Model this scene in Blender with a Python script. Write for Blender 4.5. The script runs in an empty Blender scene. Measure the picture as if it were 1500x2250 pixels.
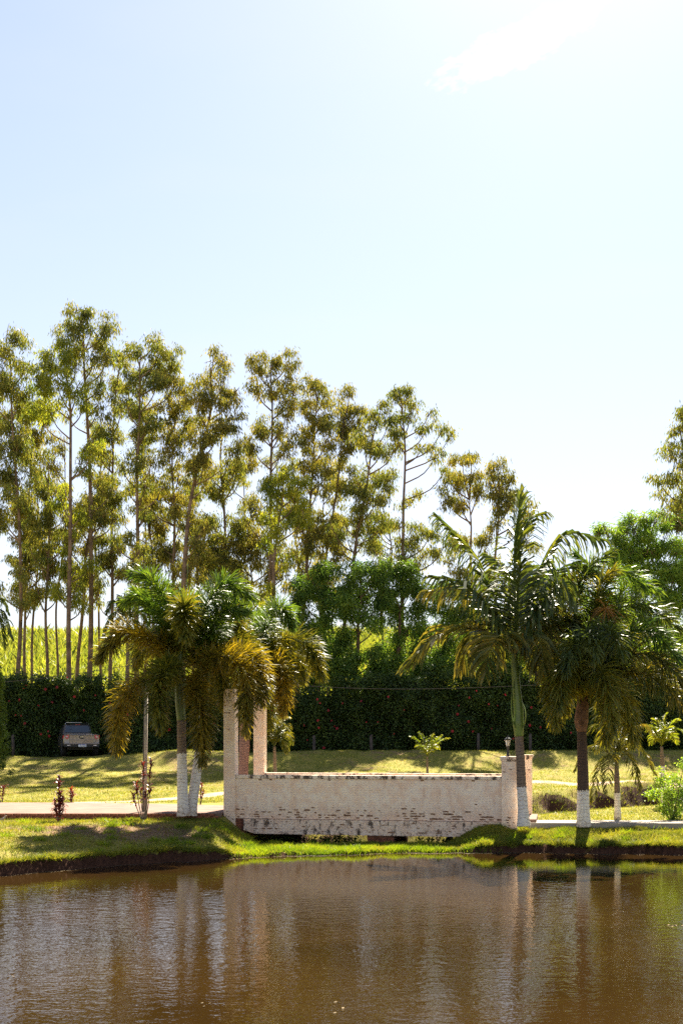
import bpy, math, random
import numpy as np
from mathutils import Vector
R = math.radians
rng = np.random.default_rng(11)
random.seed(5)
scene = bpy.context.scene

# ------------------------------------------------------------------ camera, sky, sun, exposure
F, HY, EYE = 2400.0, 1640.0, 1.9          # focal length in photo pixels, horizon row, eye height above the path
SUN_EL, SUN_AZ = 49.5, 14.0               # sun behind the trees, a little to the right of straight ahead
cam = bpy.data.cameras.new("camera")
cam.sensor_fit = 'VERTICAL'
cam.sensor_height = 36.0
cam.sensor_width = 24.0
cam.lens = F / 2250 * 36.0
cam.shift_y = (HY - 1125.0) / 2250.0
cam.clip_end = 3000
cam_o = bpy.data.objects.new("camera", cam)
scene.collection.objects.link(cam_o)
cam_o.location = (0, 0, EYE)
cam_o.rotation_euler = (R(90), 0, 0)
scene.camera = cam_o

world = bpy.data.worlds.new("World")
scene.world = world
world.use_nodes = True
wn = world.node_tree
for n in list(wn.nodes):
    wn.nodes.remove(n)


def build_world(nt):
    N, L = nt.nodes.new, nt.links.new
    out = N('ShaderNodeOutputWorld')
    bg = N('ShaderNodeBackground')
    bg.inputs['Strength'].default_value = 0.05
    sky = N('ShaderNodeTexSky')
    sky.sky_type = 'NISHITA'
    sky.sun_disc = False
    sky.sun_elevation = R(SUN_EL)
    sky.sun_rotation = R(SUN_AZ)
    sky.air_density = 1.0
    sky.dust_density = 0.4
    sky.ozone_density = 0.9
    # thin high cloud: one wisp high over the trees plus faint veils, laid out by direction
    tc = N('ShaderNodeTexCoord')
    sep = N('ShaderNodeSeparateXYZ')
    L(tc.outputs['Generated'], sep.inputs[0])

    def m(op, a, b=None, c=None):
        x = N('ShaderNodeMath')
        x.operation = op
        for i, v in enumerate((a, b, c)):
            if v is None:
                continue
            if isinstance(v, (int, float)):
                x.inputs[i].default_value = v
            else:
                L(v, x.inputs[i])
        return x.outputs[0]
    yy = m('MAXIMUM', sep.outputs['Y'], 0.05)
    u = m('DIVIDE', sep.outputs['X'], yy)
    v = m('DIVIDE', sep.outputs['Z'], yy)
    du = m('SUBTRACT', u, 0.166)
    dv = m('SUBTRACT', v, 0.645)
    a = math.atan2(0.079, 0.1625)
    s = m('ADD', m('MULTIPLY', du, math.cos(a)), m('MULTIPLY', dv, math.sin(a)))
    t = m('SUBTRACT', m('MULTIPLY', dv, math.cos(a)), m('MULTIPLY', du, math.sin(a)))
    comb = N('ShaderNodeCombineXYZ')
    L(m('MULTIPLY', s, 22.0), comb.inputs[0])
    L(m('MULTIPLY', t, 42.0), comb.inputs[1])
    nz = N('ShaderNodeTexNoise')
    nz.inputs['Scale'].default_value = 1.6
    nz.inputs['Detail'].default_value = 7
    nz.inputs['Roughness'].default_value = 0.62
    L(comb.outputs[0], nz.inputs['Vector'])
    wob = m('MULTIPLY', m('SUBTRACT', nz.outputs[0], 0.5), 3.4)
    e = m('ADD', m('POWER', m('ABSOLUTE', m('DIVIDE', s, 0.092)), 2.0), m('POWER', m('ABSOLUTE', m('DIVIDE', t, 0.021)), 2.0))
    core = m('SUBTRACT', 1.0, m('ADD', e, wob))
    core = m('MULTIPLY', m('MINIMUM', m('MAXIMUM', m('MULTIPLY', core, 0.75), 0.0), 1.0), m('GREATER_THAN', sep.outputs['Y'], 0.1))
    # faint veils over the whole sky
    zz = m('MAXIMUM', sep.outputs['Z'], 0.08)
    c2 = N('ShaderNodeCombineXYZ')
    L(m('DIVIDE', sep.outputs['X'], zz), c2.inputs[0])
    L(m('MULTIPLY', m('DIVIDE', sep.outputs['Y'], zz), 2.2), c2.inputs[1])
    n2 = N('ShaderNodeTexNoise')
    n2.inputs['Scale'].default_value = 1.1
    n2.inputs['Detail'].default_value = 6
    L(c2.outputs[0], n2.inputs['Vector'])
    low = m('POWER', m('SUBTRACT', 1.0, m('MAXIMUM', m('MINIMUM', m('MULTIPLY', sep.outputs['Z'], 1.35), 1.0), 0.0)), 1.5)
    veil = m('ADD', m('ADD', 0.06, m('MULTIPLY', low, 0.72)), m('MULTIPLY', m('MINIMUM', m('MAXIMUM', m('MULTIPLY', m('SUBTRACT', n2.outputs[0], 0.50), 2.5), 0.0), 1.0), 0.16))
    fac = veil
    mix = N('ShaderNodeMixRGB')
    L(fac, mix.inputs[0])
    tint = N('ShaderNodeMixRGB')
    tint.blend_type = 'MULTIPLY'
    tint.inputs[0].default_value = 1.0
    tint.inputs[2].default_value = (0.93, 0.87, 0.90, 1)
    L(sky.outputs[0], tint.inputs[1])
    L(tint.outputs[0], mix.inputs[1])
    mix.inputs[2].default_value = (4.2, 4.15, 4.05, 1)
    mix2 = N('ShaderNodeMixRGB')
    L(core, mix2.inputs[0])
    L(mix.outputs[0], mix2.inputs[1])
    mix2.inputs[2].default_value = (6.0, 5.9, 5.8, 1)
    L(mix2.outputs[0], bg.inputs['Color'])
    L(bg.outputs[0], out.inputs['Surface'])


build_world(wn)
sun_dir = Vector((math.sin(R(SUN_AZ)) * math.cos(R(SUN_EL)), math.cos(R(SUN_AZ)) * math.cos(R(SUN_EL)), math.sin(R(SUN_EL))))
sl = bpy.data.lights.new("sun", 'SUN')
sl.energy = 5.0
sl.angle = R(0.55)
sl.color = (1.0, 0.91, 0.74)
so = bpy.data.objects.new("sun", sl)
so.rotation_euler = sun_dir.to_track_quat('Z', 'Y').to_euler()
so.location = (6, 60, 60)
scene.collection.objects.link(so)
scene.view_settings.view_transform = 'Standard'
scene.view_settings.look = 'None'
scene.view_settings.gamma = 1.0
scene.view_settings.exposure = 2.25
scene.render.engine = 'CYCLES'
scene.cycles.use_denoising = False
scene.cycles.max_bounces = 10
scene.cycles.transmission_bounces = 6
scene.cycles.transparent_max_bounces = 8
scene.cycles.sample_clamp_indirect = 6.0

# ------------------------------------------------------------------ helpers
COL = scene.collection


def PX(px, py, d):
    """a point at distance d that the photograph shows at pixel (px, py)"""
    return np.array([(px - 750.0) / F * d, d, EYE + (HY - py) / F * d])


def finish(o, mat=None, parent=None, label=None, cat=None, group=None, kind=None):
    COL.objects.link(o)
    if mat is not None:
        o.data.materials.append(mat)
    if parent is not None:
        o.parent = parent
    return tag(o, label, cat, group, kind)


def tag(o, label=None, cat=None, group=None, kind=None):
    if label:
        o["label"] = label
    if cat:
        o["category"] = cat
    if group:
        o["group"] = group
    if kind:
        o["kind"] = kind
    return o


def empty(name, loc=(0, 0, 0), rz=0.0, label=None, cat=None, group=None):
    o = bpy.data.objects.new(name, None)
    o.location = loc
    o.rotation_euler = (0, 0, rz)
    o.empty_display_size = 0.2
    COL.objects.link(o)
    return tag(o, label, cat, group)


def mesh_arrays(name, V, Fc, smooth=False):
    """mesh from arrays; Fc a list of arrays, each (n, k)"""
    me = bpy.data.meshes.new(name)
    V = np.asarray(V, dtype=np.float32)
    if not isinstance(Fc, (list, tuple)):
        Fc = [Fc]
    Fc = [np.asarray(f, dtype=np.int32) for f in Fc if len(f)]
    me.vertices.add(len(V))
    me.vertices.foreach_set('co', V.ravel())
    loops = np.concatenate([f.ravel() for f in Fc])
    tot = np.concatenate([np.full(len(f), f.shape[1], dtype=np.int32) for f in Fc])
    start = np.concatenate([[0], np.cumsum(tot)[:-1]]).astype(np.int32)
    me.loops.add(len(loops))
    me.loops.foreach_set('vertex_index', loops)
    me.polygons.add(len(tot))
    me.polygons.foreach_set('loop_start', start)
    me.polygons.foreach_set('loop_total', tot)
    me.polygons.foreach_set('use_smooth', np.full(len(tot), smooth, dtype=bool))
    me.update(calc_edges=True)
    me.validate()
    return me


class MB:
    """collects pieces of ONE mesh"""
    def __init__(self):
        self.v, self.f, self.n = [], {}, 0

    def add(self, V, *Fs):
        V = np.asarray(V, dtype=float).reshape(-1, 3)
        for Fc in Fs:
            Fc = np.asarray(Fc, dtype=int)
            if Fc.size:
                self.f.setdefault(Fc.shape[1], []).append(Fc + self.n)
        self.v.append(V)
        self.n += len(V)
        return self

    def box(self, c, s, rz=0.0):
        c, s = np.array(c, float), np.array(s, float) / 2
        V = np.array([[x, y, z] for z in (-1, 1) for y in (-1, 1) for x in (-1, 1)], float) * s
        if rz:
            cr, sr = math.cos(rz), math.sin(rz)
            V[:, :2] = V[:, :2] @ np.array([[cr, sr], [-sr, cr]])
        return self.add(V + c, [[0, 2, 3, 1], [4, 5, 7, 6], [0, 1, 5, 4], [2, 6, 7, 3], [0, 4, 6, 2], [1, 3, 7, 5]])

    def tube(self, pts, rad, seg=8, cap=True):
        V, Q, caps = tube_arrays(pts, rad, seg)
        self.add(V, Q)
        if cap:
            n = len(V)
            self.f.setdefault(seg, []).append(np.array([list(range(seg))[::-1], list(range(n - seg, n))]) + self.n - n)
        return self

    def lathe(self, prof, c=(0, 0, 0), seg=16, phase=0.0):
        prof = np.array(prof, float)
        a = np.arange(seg) * 2 * math.pi / seg + phase
        V = np.concatenate([np.stack([c[0] + r * np.cos(a), c[1] + r * np.sin(a), np.full(seg, c[2] + z)], 1) for r, z in prof])
        return self.add(V, ring_quads(len(prof), seg))

    def mesh(self, name, smooth=False):
        return mesh_arrays(name, np.concatenate(self.v), [np.concatenate(x) for x in self.f.values()], smooth)

    def build(self, name, mat=None, parent=None, smooth=False, bevel=0.0, **kw):
        o = bpy.data.objects.new(name, self.mesh(name, smooth))
        if bevel:
            b = o.modifiers.new("edge", 'BEVEL')
            b.width = bevel
            b.segments = 2
            b.limit_method = 'ANGLE'
        return finish(o, mat, parent, **kw)


def ring_quads(nr, seg):
    i = np.arange(nr - 1)[:, None] * seg
    j = np.arange(seg)[None, :]
    k = (j + 1) % seg
    return np.stack([i + j, i + k, i + seg + k, i + seg + j], -1).reshape(-1, 4)


def norm(a):
    return a / np.maximum(np.linalg.norm(a, axis=-1, keepdims=True), 1e-9)


def tube_arrays(pts, rad, seg):
    pts = np.asarray(pts, float)
    rad = np.broadcast_to(np.asarray(rad, float), (len(pts),))
    T = norm(np.gradient(pts, axis=0))
    ref = np.array([0, 1, 0.0]) if abs(T[:, 2]).mean() > 0.7 else np.array([0, 0, 1.0])
    S = norm(np.cross(T, ref))
    U = np.cross(S, T)
    a = np.arange(seg) * 2 * math.pi / seg
    V = pts[:, None] + rad[:, None, None] * (S[:, None] * np.cos(a)[None, :, None] + U[:, None] * np.sin(a)[None, :, None])
    return V.reshape(-1, 3), ring_quads(len(pts), seg), None


def spline(ctrl, n):
    """Catmull-Rom through the control points"""
    c = np.asarray(ctrl, float)
    if len(c) == 2:
        t = np.linspace(0, 1, n)[:, None]
        return c[0] * (1 - t) + c[1] * t
    p = np.concatenate([[2 * c[0] - c[1]], c, [2 * c[-1] - c[-2]]])
    out = []
    for u in np.linspace(0, len(c) - 1 - 1e-6, n):
        i = int(u)
        t = u - i
        a, b, d, e = p[i], p[i + 1], p[i + 2], p[i + 3]
        out.append(0.5 * ((2 * b) + (-a + d) * t + (2 * a - 5 * b + 4 * d - e) * t * t + (-a + 3 * b - 3 * d + e) * t ** 3))
    return np.array(out)


def smooth01(a, b, x):
    t = np.clip((np.asarray(x, float) - a) / (b - a), 0, 1)
    return t * t * (3 - 2 * t)


def vnoise(x, y, seed=0):
    """cheap value noise on arrays"""
    x, y = np.asarray(x, float), np.asarray(y, float)
    xi, yi = np.floor(x), np.floor(y)
    xf, yf = x - xi, y - yi
    xf, yf = xf * xf * (3 - 2 * xf), yf * yf * (3 - 2 * yf)

    def h(a, b):
        s = np.sin(a * 127.1 + b * 311.7 + seed * 74.7) * 43758.5453
        return s - np.floor(s)
    return (h(xi, yi) * (1 - xf) + h(xi + 1, yi) * xf) * (1 - yf) + (h(xi, yi + 1) * (1 - xf) + h(xi + 1, yi + 1) * xf) * yf


# ------------------------------------------------------------------ materials
def new_mat(name):
    m = bpy.data.materials.new(name)
    m.use_nodes = True
    nt = m.node_tree
    for n in list(nt.nodes):
        nt.nodes.remove(n)
    out = nt.nodes.new('ShaderNodeOutputMaterial')
    return m, nt, out


def mixc(nt, fac, a, b, blend='MIX'):
    x = nt.nodes.new('ShaderNodeMixRGB')
    x.blend_type = blend
    for i, v in enumerate((fac, a, b)):
        if isinstance(v, (int, float)):
            x.inputs[i].default_value = v
        elif isinstance(v, tuple):
            x.inputs[i].default_value = (*v, 1) if len(v) == 3 else v
        else:
            nt.links.new(v, x.inputs[i])
    return x.outputs[0]


def mathn(nt, op, a, b=None, c=None, clamp=False):
    x = nt.nodes.new('ShaderNodeMath')
    x.operation = op
    x.use_clamp = clamp
    for i, v in enumerate((a, b, c)):
        if v is None:
            continue
        if isinstance(v, (int, float)):
            x.inputs[i].default_value = v
        else:
            nt.links.new(v, x.inputs[i])
    return x.outputs[0]


def noise(nt, scale, detail=4, rough=0.55, vec=None, sc3=None):
    n = nt.nodes.new('ShaderNodeTexNoise')
    n.inputs['Scale'].default_value = scale
    n.inputs['Detail'].default_value = detail
    n.inputs['Roughness'].default_value = rough
    if vec is None:
        vec = objco(nt)
    if sc3:
        mp = nt.nodes.new('ShaderNodeMapping')
        mp.inputs['Scale'].default_value = sc3
        nt.links.new(vec, mp.inputs['Vector'])
        vec = mp.outputs[0]
    nt.links.new(vec, n.inputs['Vector'])
    return n.outputs[0]


def objco(nt):
    return nt.nodes.new('ShaderNodeTexCoord').outputs['Object']


def step(nt, x, lo, hi):
    r = nt.nodes.new('ShaderNodeMapRange')
    r.interpolation_type = 'SMOOTHSTEP'
    nt.links.new(x, r.inputs[0])
    r.inputs[1].default_value = lo
    r.inputs[2].default_value = hi
    return r.outputs[0]


def bump(nt, h, strength=0.4, dist=0.02):
    b = nt.nodes.new('ShaderNodeBump')
    b.inputs['Strength'].default_value = strength
    b.inputs['Distance'].default_value = dist
    nt.links.new(h, b.inputs['Height'])
    return b.outputs[0]


def principled(nt, out, col, rough=0.7, spec=0.4, metal=0.0, normal=None):
    p = nt.nodes.new('ShaderNodeBsdfPrincipled')
    if isinstance(col, tuple):
        p.inputs['Base Color'].default_value = (*col, 1)
    else:
        nt.links.new(col, p.inputs['Base Color'])
    if isinstance(rough, (int, float)):
        p.inputs['Roughness'].default_value = rough
    else:
        nt.links.new(rough, p.inputs['Roughness'])
    p.inputs['Specular IOR Level'].default_value = spec
    p.inputs['Metallic'].default_value = metal
    if normal is not None:
        nt.links.new(normal, p.inputs['Normal'])
    if out is not None:
        nt.links.new(p.outputs[0], out.inputs['Surface'])
    return p


def plain(name, col, rough=0.6, spec=0.4, metal=0.0, var=0.25, scale=9.0, bmp=0.15):
    m, nt, out = new_mat(name)
    n = noise(nt, scale, 5)
    dark = tuple(c * (1 - var) for c in col)
    light = tuple(min(1, c * (1 + var)) for c in col)
    c = mixc(nt, step(nt, n, 0.3, 0.7), dark, light)
    principled(nt, out, c, rough, spec, metal, bump(nt, noise(nt, scale * 5, 3), bmp, 0.01) if bmp else None)
    return m


GAIN = {'eucalyptus': 1.4, 'broad': 1.55, 'fresh': 1.7, 'foxtail': 1.5, 'king': 1.45, 'grass': 1.0, 'hedge': 1.4, 'cordyline': 1.5, 'cypress': 1.4}


def leaf_mat(name, cols, trans=0.45, rough=0.48, tint=(1.2, 1.2, 0.5), spec=0.35):
    """cols: colours met leaf by leaf; light shines through the blades"""
    m, nt, out = new_mat(name)
    g = nt.nodes.new('ShaderNodeNewGeometry')
    r = nt.nodes.new('ShaderNodeValToRGB')
    cols = [tuple(min(0.9, c * GAIN.get(name.split('_')[0], 1.0)) for c in k) for k in cols]
    r.color_ramp.elements[0].color = (*cols[0], 1)
    r.color_ramp.elements[1].color = (*cols[-1], 1)
    for i, c in enumerate(cols[1:-1]):
        e = r.color_ramp.elements.new((i + 1) / (len(cols) - 1))
        e.color = (*c, 1)
    nt.links.new(g.outputs['Random Per Island'], r.inputs[0])
    pos = nt.nodes.new('ShaderNodeNewGeometry').outputs['Position']
    vary = mixc(nt, step(nt, noise(nt, 0.9, 3, vec=pos), 0.3, 0.7), (0.62, 0.72, 0.8), (1.38, 1.28, 1.1))
    lc = mixc(nt, 1.0, r.outputs[0], vary, 'MULTIPLY')
    p = principled(nt, None, lc, rough, spec)
    t = nt.nodes.new('ShaderNodeBsdfTranslucent')
    nt.links.new(mixc(nt, 1.0, lc, tint, 'MULTIPLY'), t.inputs['Color'])
    mx = nt.nodes.new('ShaderNodeMixShader')
    mx.inputs[0].default_value = trans
    nt.links.new(p.outputs[0], mx.inputs[1])
    nt.links.new(t.outputs[0], mx.inputs[2])
    nt.links.new(mx.outputs[0], out.inputs['Surface'])
    return m


M = {}
M['euc'] = leaf_mat('eucalyptus_leaf', [(0.07, 0.095, 0.022), (0.13, 0.14, 0.03), (0.19, 0.16, 0.04), (0.11, 0.13, 0.035)], 0.5)
M['euc_brown'] = leaf_mat('eucalyptus_leaf_olive_brown', [(0.085, 0.095, 0.022), (0.15, 0.14, 0.032), (0.20, 0.155, 0.04), (0.11, 0.12, 0.028)], 0.5)
M['euc_yellow'] = leaf_mat('eucalyptus_leaf_fresh', [(0.12, 0.15, 0.02), (0.20, 0.22, 0.028), (0.26, 0.24, 0.04)], 0.55)
M['green'] = leaf_mat('broad_leaf', [(0.04, 0.08, 0.014), (0.07, 0.12, 0.022), (0.11, 0.16, 0.028)], 0.5)
M['green_bright'] = leaf_mat('fresh_broad_leaf', [(0.06, 0.11, 0.016), (0.10, 0.16, 0.022), (0.14, 0.18, 0.03)], 0.5)  # brighter green leaf colours
M['pod'] = leaf_mat('seed_pod', [(0.07, 0.045, 0.02), (0.11, 0.07, 0.03)], 0.2)
M['hedge'] = leaf_mat('hedge_leaf', [(0.016, 0.034, 0.008), (0.035, 0.062, 0.013), (0.06, 0.09, 0.02)], 0.3)
M['cypress'] = leaf_mat('cypress_leaf', [(0.03, 0.06, 0.01), (0.07, 0.10, 0.015)], 0.4)
M['fox_green'] = leaf_mat('foxtail_leaflet_green', [(0.03, 0.065, 0.014), (0.055, 0.10, 0.018), (0.09, 0.13, 0.02)], 0.45, 0.42, (1.35, 1.2, 0.4))
M['fox_olive'] = leaf_mat('foxtail_leaflet_olive', [(0.045, 0.065, 0.011), (0.08, 0.095, 0.015), (0.12, 0.12, 0.018)], 0.45, 0.42, (1.4, 1.05, 0.35))
M['fox_gold'] = leaf_mat('foxtail_leaflet_gold', [(0.06, 0.06, 0.010), (0.11, 0.10, 0.014), (0.16, 0.13, 0.018), (0.09, 0.09, 0.012)], 0.48, 0.42, (1.4, 1.15, 0.3))
M['king'] = leaf_mat('king_palm_leaflet', [(0.03, 0.05, 0.015), (0.05, 0.075, 0.02), (0.08, 0.095, 0.022)], 0.38, 0.4, (1.4, 1.2, 0.4))
M['king_old'] = leaf_mat('king_palm_leaflet_old', [(0.045, 0.06, 0.014), (0.075, 0.085, 0.018), (0.12, 0.11, 0.024)], 0.4, 0.4, (1.4, 1.05, 0.4))
M['young'] = leaf_mat('young_palm_leaflet', [(0.12, 0.16, 0.02), (0.18, 0.21, 0.025), (0.23, 0.22, 0.03)], 0.5, 0.4, (1.15, 1.15, 0.4))
M['cordyline'] = leaf_mat('cordyline_leaf', [(0.05, 0.012, 0.012), (0.10, 0.02, 0.018), (0.15, 0.04, 0.025)], 0.3, 0.4, (1.4, 0.8, 0.5))
M['cane'] = leaf_mat('cane_blade', [(0.16, 0.20, 0.03), (0.23, 0.26, 0.04), (0.29, 0.29, 0.06)], 0.5, 0.5, (1.15, 1.1, 0.5))
M['grass'] = leaf_mat('grass_blade', [(0.10, 0.14, 0.018), (0.17, 0.19, 0.026), (0.24, 0.22, 0.045)], 0.5, 0.5, (1.2, 1.1, 0.45), 0.25)
M['grass_dry'] = leaf_mat('dry_grass_blade', [(0.15, 0.09, 0.045), (0.22, 0.14, 0.07), (0.17, 0.14, 0.04)], 0.35, 0.6, (1.1, 1.0, 0.7), 0.2)
M['grass_wet'] = leaf_mat('water_edge_blade', [(0.10, 0.17, 0.012), (0.17, 0.23, 0.016), (0.24, 0.27, 0.025)], 0.55, 0.45, (1.15, 1.15, 0.35), 0.25)
M['petal'] = leaf_mat('hibiscus_petal', [(0.32, 0.012, 0.025), (0.45, 0.02, 0.04)], 0.35, 0.5, (1.2, 0.6, 0.6))
M['flower_stalk'] = leaf_mat('palm_flower_stalk', [(0.28, 0.13, 0.03), (0.4, 0.2, 0.04)], 0.3)
M['rachis'] = plain('frond_rib', (0.11, 0.10, 0.03), 0.5, 0.4, 0, 0.3, 6)
M['bark'] = plain('eucalyptus_bark', (0.17, 0.115, 0.08), 0.85, 0.2, 0, 0.45, 2.2, 0.6)
M['bark_dark'] = plain('dark_bark', (0.09, 0.06, 0.04), 0.9, 0.2, 0, 0.4, 3, 0.6)
M['core_dark'] = plain('hedge_light_block', (0.012, 0.013, 0.006), 0.95, 0.05, 0, 0.5, 3, 0.5)
M['stem'] = plain('cordyline_stem', (0.16, 0.12, 0.09), 0.8, 0.2, 0, 0.35, 20)
M['black_metal'] = plain('black_lamp_metal', (0.02, 0.02, 0.022), 0.45, 0.5, 0.2, 0.3, 30)
M['pole'] = plain('weathered_pole', (0.42, 0.36, 0.30), 0.75, 0.3, 0, 0.3, 5, 0.4)
M['wire'] = plain('wire_metal', (0.10, 0.08, 0.06), 0.6)
M['post'] = plain('fence_post_wood', (0.07, 0.055, 0.045), 0.9, 0.2, 0, 0.3, 6, 0.4)
M['brick'] = plain('bare_brick', (0.21, 0.115, 0.07), 0.9, 0.15, 0, 0.4, 14, 0.7)
M['kerb_brick'] = plain('red_kerb_brick', (0.20, 0.075, 0.045), 0.9, 0.15, 0, 0.4, 10, 0.7)
M['pier'] = plain('brick_pier', (0.22, 0.11, 0.08), 0.9, 0.15, 0, 0.35, 5, 0.6)


def lamp_glass():
    m, nt, out = new_mat('frosted_lamp_glass')
    p = principled(nt, out, (0.85, 0.78, 0.68), 0.3, 0.5)
    p.inputs['Transmission Weight'].default_value = 0.5
    return m


M['lamp_glass'] = lamp_glass()


def palm_trunk_mat(name, base, ring, wl=0.085):
    m, nt, out = new_mat(name)
    co = objco(nt)
    sep = nt.nodes.new('ShaderNodeSeparateXYZ')
    nt.links.new(co, sep.inputs[0])
    n = noise(nt, 3.0, 4, vec=co)
    ph = mathn(nt, 'ADD', mathn(nt, 'MULTIPLY', sep.outputs['Z'], 1.0 / wl), mathn(nt, 'MULTIPLY', n, 3.4))
    fr = mathn(nt, 'FRACT', ph)
    line = mathn(nt, 'SUBTRACT', 1.0, step(nt, mathn(nt, 'ABSOLUTE', mathn(nt, 'SUBTRACT', fr, 0.5)), 0.03, 0.13))
    fib = noise(nt, 22, 4, vec=co, sc3=(2.5, 2.5, 0.25))
    blot = noise(nt, 7, 4, vec=co)
    c = mixc(nt, step(nt, fib, 0.3, 0.75), tuple(x * 0.72 for x in base), base)
    c = mixc(nt, step(nt, blot, 0.55, 0.75), c, tuple(x * 0.8 for x in base))
    c = mixc(nt, mathn(nt, 'MULTIPLY', line, step(nt, noise(nt, 9, 3, vec=co), 0.32, 0.55)), c, ring)
    if base[0] > 0.5:
        low = mathn(nt, 'SUBTRACT', 1.0, step(nt, sep.outputs['Z'], 0.0, 0.35))
        fl = step(nt, mathn(nt, 'ADD', noise(nt, 16, 5, 0.7, vec=co), mathn(nt, 'MULTIPLY', low, 0.12)), 0.60, 0.68)
        c = mixc(nt, fl, c, (0.30, 0.24, 0.19))
        c = mixc(nt, mathn(nt, 'MULTIPLY', low, 0.4), c, (0.42, 0.31, 0.22))
    h = mathn(nt, 'SUBTRACT', mathn(nt, 'MULTIPLY', fib, 0.3), line)
    principled(nt, out, c, 0.85, 0.2, normal=bump(nt, h, 0.5, 0.012))
    return m


M['trunk'] = palm_trunk_mat('palm_trunk_bark', (0.22, 0.16, 0.12), (0.07, 0.05, 0.04))
M['trunk_dark'] = palm_trunk_mat('dark_palm_trunk_bark', (0.10, 0.065, 0.048), (0.035, 0.022, 0.018), 0.07)
M['whitewash'] = palm_trunk_mat('whitewashed_trunk', (0.82, 0.76, 0.69), (0.42, 0.34, 0.28), 0.1)
M['shaft'] = plain('green_crownshaft', (0.10, 0.13, 0.04), 0.45, 0.4, 0, 0.3, 3, 0.1)
M['shaft_fresh'] = plain('fresh_crownshaft', (0.11, 0.16, 0.025), 0.4, 0.5, 0, 0.25, 3, 0.1)
M['boot'] = plain('brown_leaf_base', (0.16, 0.085, 0.05), 0.8, 0.25, 0, 0.4, 6, 0.5)


def paint_mat(name, rust=0.5, mould=0.0, peel=0.55):
    """old whitewash over brick: courses show through, pinkish stains, mould"""
    m, nt, out = new_mat(name)
    co = objco(nt)
    sep = nt.nodes.new('ShaderNodeSeparateXYZ')
    nt.links.new(co, sep.inputs[0])
    cmb = nt.nodes.new('ShaderNodeCombineXYZ')
    nt.links.new(mathn(nt, 'ADD', sep.outputs['X'], sep.outputs['Y']), cmb.inputs[0])
    nt.links.new(sep.outputs['Z'], cmb.inputs[1])
    br = nt.nodes.new('ShaderNodeTexBrick')
    nt.links.new(cmb.outputs[0], br.inputs['Vector'])
    br.inputs['Scale'].default_value = 1.0
    br.inputs['Brick Width'].default_value = 0.23
    br.inputs['Row Height'].default_value = 0.068
    br.inputs['Mortar Size'].default_value = 0.006
    br.inputs['Mortar Smooth'].default_value = 0.6
    fine = noise(nt, 34, 5, vec=co)
    mid = noise(nt, 4.5, 5, 0.62, vec=co)
    strk = noise(nt, 3.0, 4, vec=co, sc3=(2.2, 2.2, 0.5))
    c = mixc(nt, step(nt, mid, 0.35, 0.68), (0.88, 0.74, 0.60), (0.82, 0.60, 0.45))
    c = mixc(nt, mathn(nt, 'MULTIPLY', step(nt, strk, 0.52, 0.72), rust), c, (0.58, 0.36, 0.25))
    # low down, where rain splashes, the paint wears through
    low = mathn(nt, 'SUBTRACT', 1.0, step(nt, sep.outputs['Z'], -0.1, 0.55))
    wear = step(nt, mathn(nt, 'ADD', noise(nt, 11, 5, 0.65, vec=co, sc3=(1, 1, 2.6)), mathn(nt, 'MULTIPLY', low, 0.10)), peel + 0.11, peel + 0.15)
    c = mixc(nt, mathn(nt, 'MULTIPLY', wear, 0.85), c, (0.27, 0.15, 0.10))
    c = mixc(nt, mathn(nt, 'MULTIPLY', low, 0.35), c, (0.60, 0.40, 0.29))
    if mould:
        md = step(nt, mathn(nt, 'ADD', noise(nt, 6, 6, 0.7, vec=co, sc3=(1, 1, 0.5)), mathn(nt, 'MULTIPLY', fine, 0.25)), 0.78 - 0.25 * mould, 0.86 - 0.2 * mould)
        c = mixc(nt, md, c, (0.10, 0.075, 0.06))
    h = mathn(nt, 'ADD', mathn(nt, 'MULTIPLY', br.outputs['Fac'], -0.6), mathn(nt, 'ADD', mathn(nt, 'MULTIPLY', fine, 0.5), mathn(nt, 'MULTIPLY', wear, -0.8)))
    principled(nt, out, c, 0.9, 0.15, normal=bump(nt, h, 0.55, 0.012))
    return m


M['paint'] = paint_mat('worn_white_paint', 0.42, 0.0, 0.56)
M['paint_pillar'] = paint_mat('worn_pillar_paint', 0.35, 0.0, 0.60)
M['paint_coping'] = paint_mat('mouldy_coping_paint', 0.2, 0.68, 0.62)
M['paint_beam'] = paint_mat('stained_beam_paint', 0.45, 0.55, 0.565)
M['concrete_pink'] = plain('pinkish_paving', (0.185, 0.122, 0.095), 0.9, 0.15, 0, 0.16, 1.6, 0.3)
M['concrete_pale'] = plain('pale_path_concrete', (0.29, 0.25, 0.21), 0.9, 0.15, 0, 0.15, 2.0, 0.3)
M['dust'] = plain('worn_dusty_soil', (0.36, 0.25, 0.17), 0.95, 0.1, 0, 0.2, 2.0, 0.3)

# ------------------------------------------------------------------ terrain
WATER = -0.8
SH_X = np.array([-60, -30, -20, -12, -7.09, -5.95, -4.67, -3.73, -2.94, -2.22, -1.13, 0, 1.15, 2.89, 3.48, 5.2, 8.5, 15, 30, 60.0])
SH_Y = np.array([8, 12, 15, 19.5, 22.7, 23.8, 24.9, 25.6, 26.1, 26.6, 27.0, 27.2, 27.5, 27.7, 27.8, 27.6, 27.2, 26.0, 20, 8.0])
CH = np.array([[0.3, 26], [0.3, 31.5], [2.2, 34.6], [7.2, 38.2], [13, 41.5], [22, 45], [45, 52.0]])


def shore(x):
    x = np.asarray(x, float)
    s = np.interp(x, SH_X, SH_Y)
    return s + (vnoise(x * 1.7, x * 0 + 3, 4) - 0.5) * 0.25 + (vnoise(x * 5, x * 0 + 9, 5) - 0.5) * 0.22


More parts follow.
